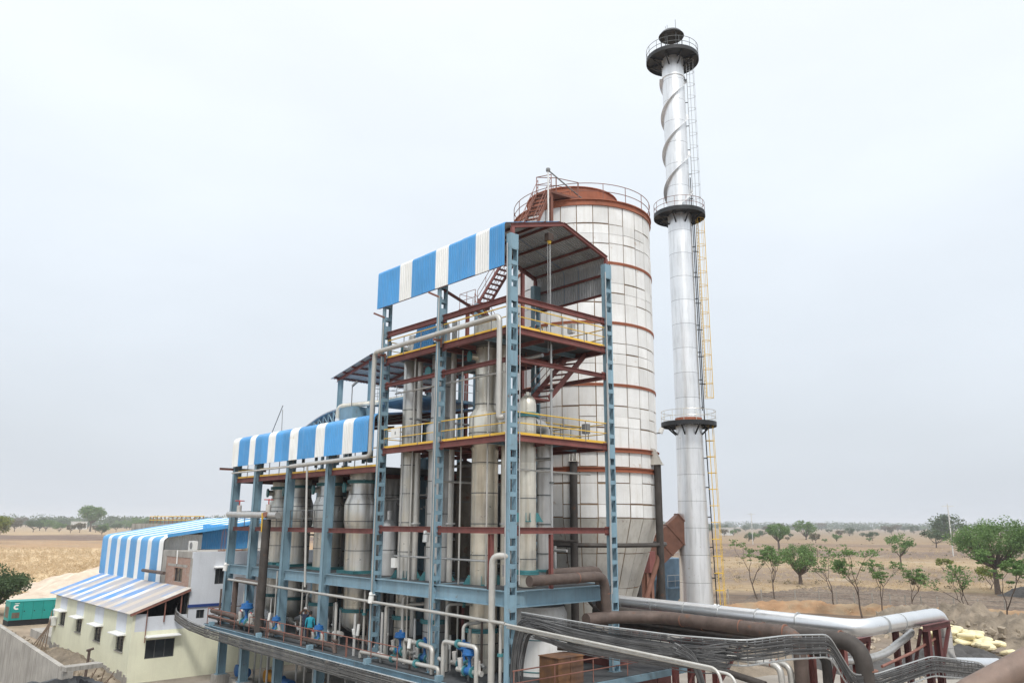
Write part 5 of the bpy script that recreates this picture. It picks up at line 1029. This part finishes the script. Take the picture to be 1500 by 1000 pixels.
for k in range(3):
    t = thing('fallen_plank', ('long grey plank on the rubble beside the concrete wall', 'broken plank on the rubble near the generator', 'pale board lying on the rubble below the yellow wall')[k], 'plank', (-8.5 + k * .6, 38 + 9 * k, .4)); bar('board', t, ('wood', 'concrete', 'plastic_white')[k], (-9.3 + k * .5, 37 + 9 * k, .45), (-7.6 + k * .3, 40.5 + 9 * k, .7), .35, .05)
heap('rubble_bank', 'brown earth bank inside the concrete wall', 'soil', -9.0, 46, 1.9, 17, 1.3, 'soil', 23, 60, amp=.7, freq=.9)
ramp_ = thing('concrete_ramp', 'concrete plinth between the generator and the yellow building', 'plinth', (-3, 65, 0)); b = MB(); b.box(-4.6, -1.2, 55.5, 64, 0, .7); b.obj('slab', 'concrete', ramp_)
bq = thing('leaning_poles', 'dark poles leaning against the far corner of the yellow building', 'poles', (-6, 53, 0))
for k in range(5): cyl('pole', bq, 'wood', (-7.2 + .2 * k, 52 - .5 * k, .1), (-5.15, 54.2 + .1 * k, 2.3 + .2 * k), .05, 6)
bq = thing('brushwood', 'dry branches lying beside the iron post', 'branches', (-7, 33, 0)); rnd = random.Random(8)
for k in range(9): x, y = -7 + rnd.uniform(-.7, .5), 32.2 + rnd.uniform(-1, 1); cyl('branch', bq, 'wood', (x, y, .1), (x + rnd.uniform(.2, 1), y + rnd.uniform(-.5, 1.5), rnd.uniform(.4, 1.5)), .035, 5)
acu = thing('air_conditioner', 'beige air conditioner unit on the far end of the yellow wall', 'air conditioner', (-5.2, 53.5, 2)); box('casing', acu, 'plastic_white', -5.4, -5.02, 53.2, 54.1, 2.0, 2.7)
# ------------------------------------------------------------------ ground and fields
def ground_mat():
    m = bpy.data.materials.new('ground'); m.use_nodes = True; nt = m.node_tree; N = nt.nodes; L = nt.links; b = N['Principled BSDF']; b.inputs['Roughness'].default_value = .95; b.inputs['Specular IOR Level'].default_value = .1
    g = N.new('ShaderNodeNewGeometry')
    def nz(scale, det=6, vec=None, rg=.6):
        n = N.new('ShaderNodeTexNoise'); n.inputs['Scale'].default_value = scale; n.inputs['Detail'].default_value = det; n.inputs['Roughness'].default_value = rg; L.new(vec or g.outputs['Position'], n.inputs['Vector']); return n.outputs[0]
    def dot(v, off):
        d = N.new('ShaderNodeVectorMath'); d.operation = 'DOT_PRODUCT'; d.inputs[1].default_value = v; L.new(g.outputs['Position'], d.inputs[0]); a = N.new('ShaderNodeMath'); a.inputs[1].default_value = off; L.new(d.outputs['Value'], a.inputs[0]); return a.outputs[0]
    def rg(s, a, b_, c=0., d=1.):
        n = N.new('ShaderNodeMapRange'); n.inputs[1].default_value = a; n.inputs[2].default_value = b_; n.inputs[3].default_value = c; n.inputs[4].default_value = d; L.new(s, n.inputs[0]); return n.outputs[0]
    def mth(op, a, b_):
        n = N.new('ShaderNodeMath'); n.operation = op
        for i, s in enumerate((a, b_)):
            if isinstance(s, (int, float)): n.inputs[i].default_value = s
            else: L.new(s, n.inputs[i])
        return n.outputs[0]
    def mix(f, a, b_, t='MIX'):
        n = N.new('ShaderNodeMixRGB'); n.blend_type = t
        if isinstance(f, float): n.inputs[0].default_value = f
        else: L.new(f, n.inputs[0])
        for i, s in ((1, a), (2, b_)):
            if isinstance(s, tuple): n.inputs[i].default_value = (*s, 1)
            else: L.new(s, n.inputs[i])
        return n.outputs[0]
    s = dot(tuple(fh), 36.0); lat = dot(tuple(rt), 0)
    warp = mth('MULTIPLY_ADD', nz(.02, 3), .35); N_ = warp.node; N_.inputs[2].default_value = .825
    sw = mth('MULTIPLY', s, warp); lg = mth('DIVIDE', mth('LOGARITHM', mth('MAXIMUM', sw, 20), 10), 4)      # log distance / 4
    def ramp(stops):
        r = N.new('ShaderNodeValToRGB'); L.new(lg, r.inputs[0]); e = r.color_ramp.elements
        for i, (d, c) in enumerate(stops):
            p = math.log10(d) / 4
            if i < 2: e[i].position = p; e[i].color = (*c, 1)
            else: q = e.new(p); q.color = (*c, 1)
        return r.outputs[0]
    gold = (.60, .455, .28); tan = (.46, .345, .215); dirt = (.19, .145, .11); yard = (.32, .28, .235); pale = (.57, .45, .29)
    left = ramp(((60, yard), (105, (.38, .29, .2)), (125, (.36, .25, .14)), (140, gold), (300, gold), (340, (.40, .265, .155)), (455, (.36, .245, .15)), (480, (.17, .12, .095)), (640, (.18, .13, .1)), (680, (.42, .31, .19)), (1500, (.36, .28, .19))))
    right = ramp(((60, yard), (88, (.27, .225, .175)), (96, (.29, .19, .115)), (104, dirt), (132, dirt), (138, (.45, .35, .215)), (158, (.38, .285, .18)), (172, (.27, .215, .165)), (205, (.31, .24, .175)), (222, (.46, .36, .23)), (275, (.38, .285, .18)), (300, (.215, .165, .13)), (360, (.24, .185, .145)), (385, (.36, .26, .165)), (470, (.25, .185, .135)), (520, (.36, .265, .165)), (1200, (.3, .235, .16))))
    right = mix(1., right, (.84, .82, .82), 'MULTIPLY'); c = mix(rg(lat, -10, 10), left, right)
    c = mix(1., c, rg(nz(.35, 8, None, .7), .3, .7, .7, 1.26), 'MULTIPLY')
    mp = N.new('ShaderNodeMapping'); mp.inputs['Rotation'].default_value = (0, 0, -YAW); mp.inputs['Scale'].default_value = (.09, .015, 1); L.new(g.outputs['Position'], mp.inputs[0])
    c = mix(rg(nz(1., 6, mp.outputs[0]), .5, .68, 0, .45), c, (.26, .2, .15))
    c = mix(rg(nz(.06, 5), .58, .7, 0, .6), c, (.44, .37, .28))
    L.new(c, b.inputs['Base Color'])
    bp = N.new('ShaderNodeBump'); bp.inputs['Distance'].default_value = .25; bp.inputs['Strength'].default_value = .8; L.new(nz(1.6, 8, None, .7), bp.inputs['Height']); L.new(bp.outputs[0], b.inputs['Normal'])
    return m
M['ground'] = ground_mat(); M['plough'] = mat('plough', (.15, .115, .09), .95, var=.25, scale=.5, bump=.15, bscale=2, objvar=0, two=(.19, .15, .115), twos=.08)
b = MB(); G = 7000; b.add([(-G, -G, 0), (G, -G, 0), (G, G, 0), (-G, G, 0)], [(0, 1, 2, 3)]); kind(b.obj('ground', 'ground'), 'structure')
# ploughed field with real clods
A = [V((78.0, 37.5, 0)), V((80, 26.0, 0)), V((83.2, 19.0, 0)), V((83.4, 11.3, 0)), V((87, -2, 0)), V((92, -20, 0))]; B = [V((92.19, 44.6, 0)), V((121.2, 45.3, 0)), V((122, 31, 0)), V((117, 13, 0)), V((116, -2, 0)), V((116, -20, 0))]
def along(P_, s): s = s * (len(P_) - 1); i = min(int(s), len(P_) - 2); return P_[i].lerp(P_[i + 1], s - i)
b = MB(); nu, nv = 320, 110
for j in range(nv + 1):
    for i in range(nu + 1):
        p = along(A, i / nu).lerp(along(B, i / nu), j / nv); e_ = min(1, min(i, nu - i, j, nv - j) / 4)
        z = .02 + e_ * (.13 + .28 * noise.noise((p.x * 1.3, p.y * 1.3, 0)) + .25 * max(0, noise.noise((p.x * 2.9, p.y * 2.9, 4)))); b.v.append((p.x, p.y, max(z, .012)))
b.f = [(j * (nu + 1) + i, j * (nu + 1) + i + 1, (j + 1) * (nu + 1) + i + 1, (j + 1) * (nu + 1) + i) for j in range(nv) for i in range(nu)]
kind(b.obj('ploughed_field', 'plough'), 'structure')
b = MB(); b.add([(-8, -40, .008), (44, -40, .008), (44, 31, .008), (-8, 31, .008)], [(0, 1, 2, 3)]); M['yard'] = mat('yard', (.31, .285, .25), .9, var=.14, scale=.25, two=(.25, .22, .19), twos=.12, bump=.02, bscale=4); kind(b.obj('yard_paving', 'yard'), 'structure')
def berm(name, label, pts, w, h, m, seed, n=170, k=30):
    b = MB()
    for i in range(n + 1):
        s = i / n; p = along(pts, s); d = (along(pts, min(1, s + .01)) - along(pts, max(0, s - .01))).normalized(); nn = V((-d.y, d.x, 0)); en = math.sin(min(1, min(s, 1 - s) * 6) * math.pi / 2)
        for j in range(k + 1):
            t = j / k * 2 - 1; q = p + nn * t * w; z = h * en * (math.cos(t * math.pi) * .5 + .5) * (1 + .45 * noise.noise((q.x * .25, q.y * .25, seed)) + .3 * noise.noise((q.x * .9, q.y * .9, seed)) + .16 * noise.noise((q.x * 2.6, q.y * 2.6, seed))) - .03; b.v.append((q.x, q.y, z))
    b.f = [(i * (k + 1) + j, i * (k + 1) + j + 1, (i + 1) * (k + 1) + j + 1, (i + 1) * (k + 1) + j) for i in range(n) for j in range(k)]
    return kind(tag(b.obj(name, m, None, True), label, 'soil'), 'stuff')
M['soil_red'] = mat('soil_red', (.31, .185, .10), .95, var=.22, scale=.7, two=(.3, .22, .14), twos=.3, bump=.06, bscale=3)
berm('earth_bank', 'reddish earth bank below the fence at the ploughed field edge', [V((69, 38.5, 0)), V((76.5, 26.5, 0)), V((80.0, 18, 0)), V((80.4, 9, 0)), V((84, -3, 0)), V((88, -18, 0))], 2.6, 1.2, 'soil_red', 2)
berm('spoil_mound', 'grey-brown spoil mound on the right behind the shiny pipe', [V((64, 14, 0)), V((66, 6, 0)), V((66, -2, 0)), V((66, -16, 0))], 6, 2.6, 'soil', 5)
berm('spoil_mound', 'low spoil mound behind the chimney foot', [V((48, 27, 0)), V((56, 22, 0)), V((58, 12, 0))], 3.5, 1.3, 'soil', 8)
heap('ash_heap', 'dark grey ash heap below the yellow sacks', 'heap', 46, -1.5, 6, 4.5, 1.6, 'coal', 4); heap('ash_heap', 'dark grey ash heap behind the dark red support', 'heap', 40, 3.5, 4, 4, 1.1, 'coal', 14); heap('coal_heap', 'dark stone heap beyond the ploughed field', 'heap', 128, 15.5, 6, 4, 1.4, 'coal', 5)
heap('soil_heap', 'small sandy soil heap in the yard beyond the cable ladder', 'heap', 35, 9.5, 6, 4, 1.2, 'soil', 12)
stones('yard_rubble', 'scattered stones and clods over the yard on the right', 520, lambda r: (r.uniform(36, 68), r.uniform(-14, 24), 0), .4, 'rubble', 11)
stones('mound_rubble', 'loose stones lying on the spoil mound', 420, lambda r: (r.uniform(61, 71), r.uniform(-14, 13), r.uniform(.4, 1.7)), .5, 'rubble', 13)
# sacks
rnd = random.Random(12)
def sack_mesh():
    b = MB(); n, k = 10, 6
    for j in range(k + 1):
        v = -math.pi / 2 + math.pi * j / k
        for i in range(n):
            u = 2 * math.pi * i / n; sg_ = lambda t, e: math.copysign(abs(t) ** e, t); b.v.append((.75 * sg_(math.cos(v), .6) * sg_(math.cos(u), .55), .48 * sg_(math.cos(v), .6) * sg_(math.sin(u), .55), .2 * sg_(math.sin(v), .8) + .05 * noise.noise((i * 1.7, j * 1.3, 2))))
    b.f = [(j * n + i, j * n + (i + 1) % n, (j + 1) * n + (i + 1) % n, (j + 1) * n + i) for j in range(k) for i in range(n)]; return b.mesh('sack', M['sack'], True)
smesh = sack_mesh()
for k in range(60):
    a = k / 59; c = V((62.0, 6.3, 0)).lerp(V((54.5, -1.2, 0)), a); x, y = c.x + rnd.uniform(-1.8, 1.8), c.y + rnd.uniform(-1.2, 1.2); z = .25 + .3 * rnd.choice((0, 0, 1, 2)) + .8 * math.sin(a * math.pi)
    o = mk('sack', smesh, None, Matrix.Translation((x, y, z)) @ Matrix.Rotation(rnd.uniform(0, 6), 4, 'Z') @ Matrix.Rotation(rnd.uniform(-.35, .35), 4, 'X')); tag(o, 'pale yellow sack in the pile behind the shiny pipe', 'sack', 'pile of yellow sacks')
b = MB(); b.lathe([(1.5, .0), (1.3, .35), (.6, .7), (0, .8)], (0, 0), 14); o = mk('sack_heap', b.mesh('sack_heap', M['sack'], True), None, Matrix.Translation((58, 2.5, 0)) @ Matrix.Rotation(R(45), 4, 'Z') @ Matrix.Diagonal((2.6, 1.0, .7, 1))); kind(tag(o, 'yellow sacks at the core of the sack pile', 'sacks'), 'stuff')
tw = thing('plastic_sheet', 'crumpled white plastic sheet lying right of the chimney foot', 'sheet', (52, 22, 0)); b = MB(); n = 14
for j in range(n + 1):
    for i in range(n + 1): u, v = i / n * 2 - 1, j / n * 2 - 1; b.v.append((51.5 + u * 3.0 + .4 * v, 24 + v * 3.4, max(.05, 2.6 * (1 - abs(u) ** 1.5) * (1 - .7 * abs(v)) + .5 * noise.noise((u * 3, v * 3, 2)))))
b.f = [(j * (n + 1) + i, j * (n + 1) + i + 1, (j + 1) * (n + 1) + i + 1, (j + 1) * (n + 1) + i) for j in range(n) for i in range(n)]; b.obj('film', 'plastic_white', tw)
# field fence
fe = thing('field_fence', 'thin wire fence with pale posts along the ploughed field edge', 'fence', (80, 20, 0)); FP = [V((66, 42, 0)), V((77.4, 27, 0)), V((81.2, 18.5, 0)), V((81.6, 10.4, 0)), V((85, -1, 0)), V((90, -20, 0))]; ps = [along(FP, i / 22) for i in range(23)]
for p in ps: bar('post', fe, 'concrete', p, p + V((0, 0, 2.5)), .12, .12)
for h in (1.1, 1.7, 2.3): MB().tube([p + V((0, 0, h)) for p in ps], .02, 4).obj('wire', 'weld', fe)
for x, y, h, lab in ((397, 228, 18, 'thin pale power pole in the far field left of the round tree'), (297.6, 85.5, 19, 'thin pale power pole in the far field near the big right tree')):
    t = thing('power_pole', lab, 'pole', (x, y, 0)); cyl('shaft', t, 'house', (x, y, 0), (x, y, h), .2, 8); bar('cross_arm', t, 'house', (x - 1.5, y + 1.5, h - .8), (x + 1.5, y - 1.5, h - .8), .2, .2)
for x, y, s, lab in ((760, 480, 7, 'tiny white house far away at the field edge near the chimney'), (290, 1230, 9, 'tiny pale building far away under the lone round tree')):
    t = thing('far_house', lab, 'house', (x, y, 0)); box('walls', t, 'house', x - s, x + s, y - s * .7, y + s * .7, 0, s * 1.1); box('roof', t, 'house', x - s - .5, x + s + .5, y - s * .7 - .5, y + s * .7 + .5, s * 1.1, s * 1.2)
    for k in (-.5, .1, .6): box('window', t, 'dark', x + k * s - .7, x + k * s + .7, y - s * .7 - .05, y - s * .7, s * .4, s * .75)

# ------------------------------------------------------------------ trees
def leaves(name, m, pts, size, parent, seed, droop=.2, aspect=.5, origin=V((0, 0, 0))):
    """pts: list of (centre, radius, count); each leaf a small folded quad"""
    r = np.random.default_rng(seed); cs = []
    for c, rad, n in pts:
        d = r.normal(size=(n, 3)); d /= np.linalg.norm(d, axis=1)[:, None]; d *= (r.random((n, 1)) ** .45); rad = np.array(rad if hasattr(rad, '__len__') else (rad, rad, rad * .75)); cs.append(np.array(c) + d * rad)
    c = np.concatenate(cs); n = len(c); a = r.normal(size=(n, 3)); a[:, 2] = a[:, 2] * .5 - droop; a /= np.linalg.norm(a, axis=1)[:, None]; t = r.normal(size=(n, 3)); t[:, 2] *= .4
    bb = np.cross(a, t); bb /= np.linalg.norm(bb, axis=1)[:, None] + 1e-9; s = size * r.uniform(.6, 1.3, (n, 1)); a = a * s; bb = bb * s * aspect
    v = np.stack([c - a * .5, c + bb * .5, c + a * .5, c - bb * .5], 1).reshape(-1, 3); me = bpy.data.meshes.new(name)
    me.vertices.add(4 * n); me.vertices.foreach_set('co', v.astype(np.float32).ravel()); me.loops.add(4 * n); me.loops.foreach_set('vertex_index', np.arange(4 * n, dtype=np.int32)); me.polygons.add(n); me.polygons.foreach_set('loop_start', np.arange(0, 4 * n, 4, dtype=np.int32)); me.update(calc_edges=True); me.materials.append(M[m]); return mk(name, me, parent, WM[parent.name] if parent else None)
def tree(name, label, loc, h, cr_, seed, m='leaf', size=.35, n=5000, trunk=.18, fork=.35, clumps=26, group=None, spread=1., flat=.75, gap=1.):
    """broad tree: trunk, limbs running to leaf clumps spread through an uneven crown"""
    rnd = random.Random(seed); t = thing(name, label, 'tree', loc, group); b = MB(); P_ = []; base = V((0, 0, 0)); fk = V((rnd.uniform(-.2, .2), rnd.uniform(-.2, .2), h * fork))
    b.tube([base, fk * .5 + V((rnd.uniform(-.1, .1), 0, 0)), fk], [trunk * 1.25, trunk, trunk * .8], 7); cz = h * (fork + 1) / 2 + h * .03; hz = h - cz
    for k in range(clumps):
        d = V((rnd.gauss(0, 1), rnd.gauss(0, 1), rnd.gauss(0, .8))).normalized() * rnd.uniform(.45, .9); c = V((d.x * cr_ * spread, d.y * cr_ * spread, cz + d.z * hz * .85)); rad = cr_ * rnd.uniform(.2, .4) * gap; P_.append((tuple(c), (rad, rad, rad * flat), int(n / clumps * rnd.uniform(.5, 1.5))))
        if k % 2 == 0: mid = fk.lerp(c, .5) + V((0, 0, -.1 * cr_)); b.tube([fk, mid, c], [trunk * .5, trunk * .28, trunk * .08], 5)
    mm = WM[t.name]; o = b.obj('trunk', 'bark', None, True); o.parent = t; leaf = leaves('crown', m, P_, size, None, seed); leaf.parent = t
    return t
def sapling(label, loc, h, seed, lean=0, n=60, crown=.6, m='leaf'):
    """young roadside tree: thin forked stems, feathery leaf sprays scattered along the twigs"""
    rnd = random.Random(seed); t = thing('young_tree', label, 'tree', loc, 'young trees along the field fence'); b = MB(); P_ = []; k = h / 8
    def spray(q, big=1.):
        for _ in range(rnd.randint(1, 3)):
            c = q + V((rnd.uniform(-.5, .5), rnd.uniform(-.5, .5), rnd.uniform(-.25, .3))) * k; P_.append((tuple(c), (.45 * k * big, .45 * k * big, .16 * k * big), max(3, int(n * big * rnd.uniform(.1, .42)))))
    def grow(p, d, l, r, lv):
        q = p + d * l; mid = (p + q) / 2 + V((rnd.uniform(-.07, .07), rnd.uniform(-.07, .07), 0)) * l; b.tube([p, mid, q], [r, r * .85, r * .68], 5)
        if lv <= 1 and rnd.random() < .75: spray(mid, .8)
        if lv == 0: spray(q); return
        for i in range(rnd.choice((2, 2, 3))):
            nd = (d * .9 + V((rnd.uniform(-.55, .55), rnd.uniform(-.55, .55), rnd.uniform(-.1, .3)))).normalized(); grow(q, nd, l * rnd.uniform(.6, .95), r * .62, lv - 1)
    d0 = (V((0, 0, 1)) + rt * lean).normalized(); grow(V((0, 0, 0)), d0, h * .27, .11 * k, 4); o = b.obj('trunk', 'bark', None, True); o.parent = t; lf = leaves('crown', m, P_, .32 * k, None, seed, .3, .4); lf.parent = t; return t
for x, y, h, s, ln, lab, n in ((79.1, 24.3, 8.4, 1, -.12, 'sparse young tree nearest left of the shiny pipe corner', 26), (74.5, 18.8, 9.0, 2, -.08, 'tall thin young tree rising behind the dark pipe elbow', 36), (76.2, 17.0, 7.6, 3, .0, 'short leafy young tree right of the tall thin one', 40), (79.0, 14.8, 7.0, 4, .12, 'young tree with leafy twigs just left of the shiny pipe bend', 44), (87.7, 37.9, 8.8, 5, -.05, 'twin-looking young tree right of the chimney, nearer one', 44), (83.7, 38.3, 9.0, 6, -.3, 'leaning young tree right next to the chimney', 40), (71.5, 5.4, 7.6, 7, -.2, 'bare leaning young tree with yellow-green top on the right', 16), (72.2, 2.2, 8.6, 8, -.06, 'leafy young tree at the right edge in front of the big tree', 110)):
    sapling(lab, (x, y, 0), h, s, ln, n)
tree('round_tree', 'dense round green tree on the pale field behind the young trees', (121, 51.5, 0), 8.2, 4.6, 11, n=6500, size=.3, trunk=.35, fork=.2, clumps=54, spread=.95, gap=.75)
tree('broad_tree', 'big spreading green tree at the right edge of the field', (126, 19.5, 0), 13.0, 7.6, 12, n=13000, size=.34, trunk=.4, fork=.32, clumps=95, gap=.68)
tree('broad_tree', 'second leafy tree cut off by the right edge of the view', (118, 6.5, 0), 10.5, 6.0, 31, n=8000, size=.34, trunk=.35, fork=.3, clumps=70, gap=.7)
tree('slim_tree', 'loose bushy tree on the pale field in the middle right', (186, 59, 0), 9.5, 3.4, 13, 'leaf', n=1800, size=.45, trunk=.2, fork=.35, clumps=22)
tree('slim_tree', 'small yellowish shrub on the pale field right of the middle tree', (183, 48, 0), 4.2, 2.4, 14, 'leaf_yellow', n=700, size=.4, trunk=.1, fork=.2, clumps=10)
tree('bush', 'sparse green bush in front of the big right tree', (137, 24, 0), 4.4, 2.6, 15, 'leaf_yellow', n=1100, size=.35, trunk=.1, fork=.12, clumps=14); tree('bush', 'reddish dry bush left of the sparse green bush', (126, 32, 0), 3.0, 1.6, 16, 'leaf_dry', n=900, size=.35, trunk=.08, fork=.1, clumps=10)
tree('round_tree', 'bright round tree standing alone in the right middle distance', (314.6, 165, 0), 12.5, 5.0, 17, n=5000, size=.55, trunk=.5, fork=.3, clumps=30)
tree('broad_tree', 'dark dense bushy tree behind the green generator', (-4.3, 86, 0), 6.0, 3.9, 18, 'leaf_dark', n=14000, size=.3, trunk=.3, fork=.1, clumps=60, spread=.95)
tree('broad_tree', 'pale green tree cut off by the left edge of the view', (55.6, 446, 0), 15, 8, 19, 'leaf_yellow', n=5000, size=.8, trunk=.5, fork=.15, clumps=30)
tree('round_tree', 'lone round tree in the left distance before the tree line', (231, 947, 0), 30, 15, 20, n=5000, size=1.7, trunk=.9, fork=.3, clumps=34)
# distant trees: a few meshes, many individuals
protos = []
for k in range(6):
    t = tree('distant_tree', '', (0, 0, 0), 10, 6.0 + .5 * (k % 3), 40 + k, ('leaf', 'leaf_dark', 'leaf_dark', 'leaf_dry', 'leaf', 'leaf_dark')[k], n=1500, size=.85, trunk=.3, fork=(.12, .2, .1, .2, .1, .15)[k], clumps=26); protos.append(t)
rnd = random.Random(77)
def far_tree(k, loc, s, label, group, rz):
    pr_ = protos[k]; o = pr_.copy(); COL.objects.link(o); o.matrix_basis = Matrix.Translation(loc) @ Matrix.Rotation(rz, 4, 'Z') @ Matrix.Scale(s, 4); tag(o, label, 'tree', group)
    for c in pr_.children: d = c.copy(); COL.objects.link(d); d.parent = o
LL = 'hazy tree in the distant tree line beyond the left field'; LR = 'hazy tree scattered in the distance beyond the right field'; 
CAMXY = V((-24.18, -26.67, 0))
for i in range(90):
    u = -.86 + .56 * (i + rnd.random()) / 90; D = rnd.choice((750, 850, 950, 1100, 1300, 1600)) * rnd.uniform(.9, 1.1); p = CAMXY + fh * D + rt * (u * D); far_tree(rnd.randrange(6), p, D / 1000 * rnd.uniform(.9, 1.65), LL, 'tree line beyond the left field', rnd.uniform(0, 6))
for i in range(84):
    u = .22 + .54 * (i + rnd.random()) / 84; D = rnd.choice((560, 760, 950, 1200, 1500, 1900)) * rnd.uniform(.88, 1.12); p = CAMXY + fh * D + rt * (u * D); far_tree(rnd.choice((0, 1, 2, 3, 3, 5)), p, (D / 1000) ** .8 * rnd.uniform(.5, 1.15), LR, 'scattered trees beyond the right field', rnd.uniform(0, 6))
for k, (u, D, s, lab) in enumerate(((.545, 560, 2.0, 'large dark tree clump left of the big right tree'), (.525, 420, 1.05, 'round dark tree below the large dark tree clump'), (.365, 640, 1.7, 'round green tree in the right distance between two poles'), (.335, 700, 1.3, 'slim pale tree left of the round distant green one'))):
    far_tree((5, 1, 0, 4)[k], CAMXY + fh * D + rt * (u * D), s, lab, None, k)
for pr_ in protos:
    for c in list(pr_.children): bpy.data.objects.remove(c)
    bpy.data.objects.remove(pr_)
b_s = []                                              # low scrub dotted over the right fields
r_ = random.Random(91)
for k in range(150):
    D = math.exp(r_.uniform(math.log(140), math.log(520))); p = CAMXY + fh * D + rt * (r_.uniform(.22, .8) * D); q = r_.uniform(.5, 1.3); b_s.append(((p.x, p.y, q * .45), (q * r_.uniform(.8, 1.6), q, q * .5), 45))
kind(tag(leaves('low_scrub', 'leaf_dry', b_s, .3, None, 7, -.2, .4), 'low dry scrub dotted over the right fields', 'scrub'), 'stuff')
# far woods, one mass
def woods(name, label, u0, u1, D0, D1, n, seed, h):
    r = random.Random(seed); P_ = []
    for i in range(n):
        D = r.uniform(D0, D1); p = CAMXY + fh * D + rt * (r.uniform(u0, u1) * D); hh = h * r.uniform(.6, 1.5) * D / D0; P_.append(((p.x, p.y, hh * .5), (hh * 1.5, hh * 1.5, hh * .52), 170))
    o = leaves(name, 'leaf_dark', P_, h * .3, None, seed, .1, .8); return kind(tag(o, label, 'woods'), 'stuff')
woods('far_woods', 'hazy wood closing the horizon on the left', -1.0, -.02, 1350, 2300, 420, 5, 13); woods('far_woods', 'bluish hazy wood closing the horizon on the right', .0, 1.0, 1900, 3200, 300, 6, 13)
# dry grass tufts in the fields
def tufts(name, label, n, area, h, seed):
    r = np.random.default_rng(seed); rr_ = random.Random(seed); P_ = []
    for i in range(n): x, y = area(rr_); P_.append(((x, y, h * .4), (h * 1.1, h * 1.1, h * .5), 14))
    return kind(tag(leaves(name, 'dry_grass', P_, h, None, seed, -.9, .12), label, 'grass'), 'stuff')
def fld(D0, D1, a, b_):
    def f(r): D = math.exp(r.uniform(math.log(D0), math.log(D1))); u = r.uniform(a, b_); p = CAMXY + fh * D + rt * (u * D); return p.x, p.y
    return f
tufts('dry_grass', 'tall golden dry grass of the left field', 2600, fld(150, 330, -.72, -.3), 1.0, 3); tufts('dry_grass', 'dry golden grass patches on the right field', 2600, fld(137, 420, .22, .8), .55, 4); tufts('dry_grass', 'dry weeds along the field fence', 260, lambda r: tuple((along(FP, r.random()) + V((r.uniform(-2.5, 1), r.uniform(-1, 1), 0)))[:2]), .7, 5)

# ------------------------------------------------------------------ haze
b = MB(); b.box(-7600, 7600, -7600, 7600, -1, 64); hz = bpy.data.materials.new('haze_air'); hz.use_nodes = True; N = hz.node_tree.nodes; N.remove(N['Principled BSDF']); pv = N.new('ShaderNodeVolumePrincipled'); pv.inputs['Color'].default_value = (.86, .91, 1, 1); pv.inputs['Density'].default_value = .0002; pv.inputs['Anisotropy'].default_value = .2; hz.node_tree.links.new(pv.outputs[0], N['Material Output'].inputs['Volume'])
kind(b.obj('haze', hz), 'stuff')
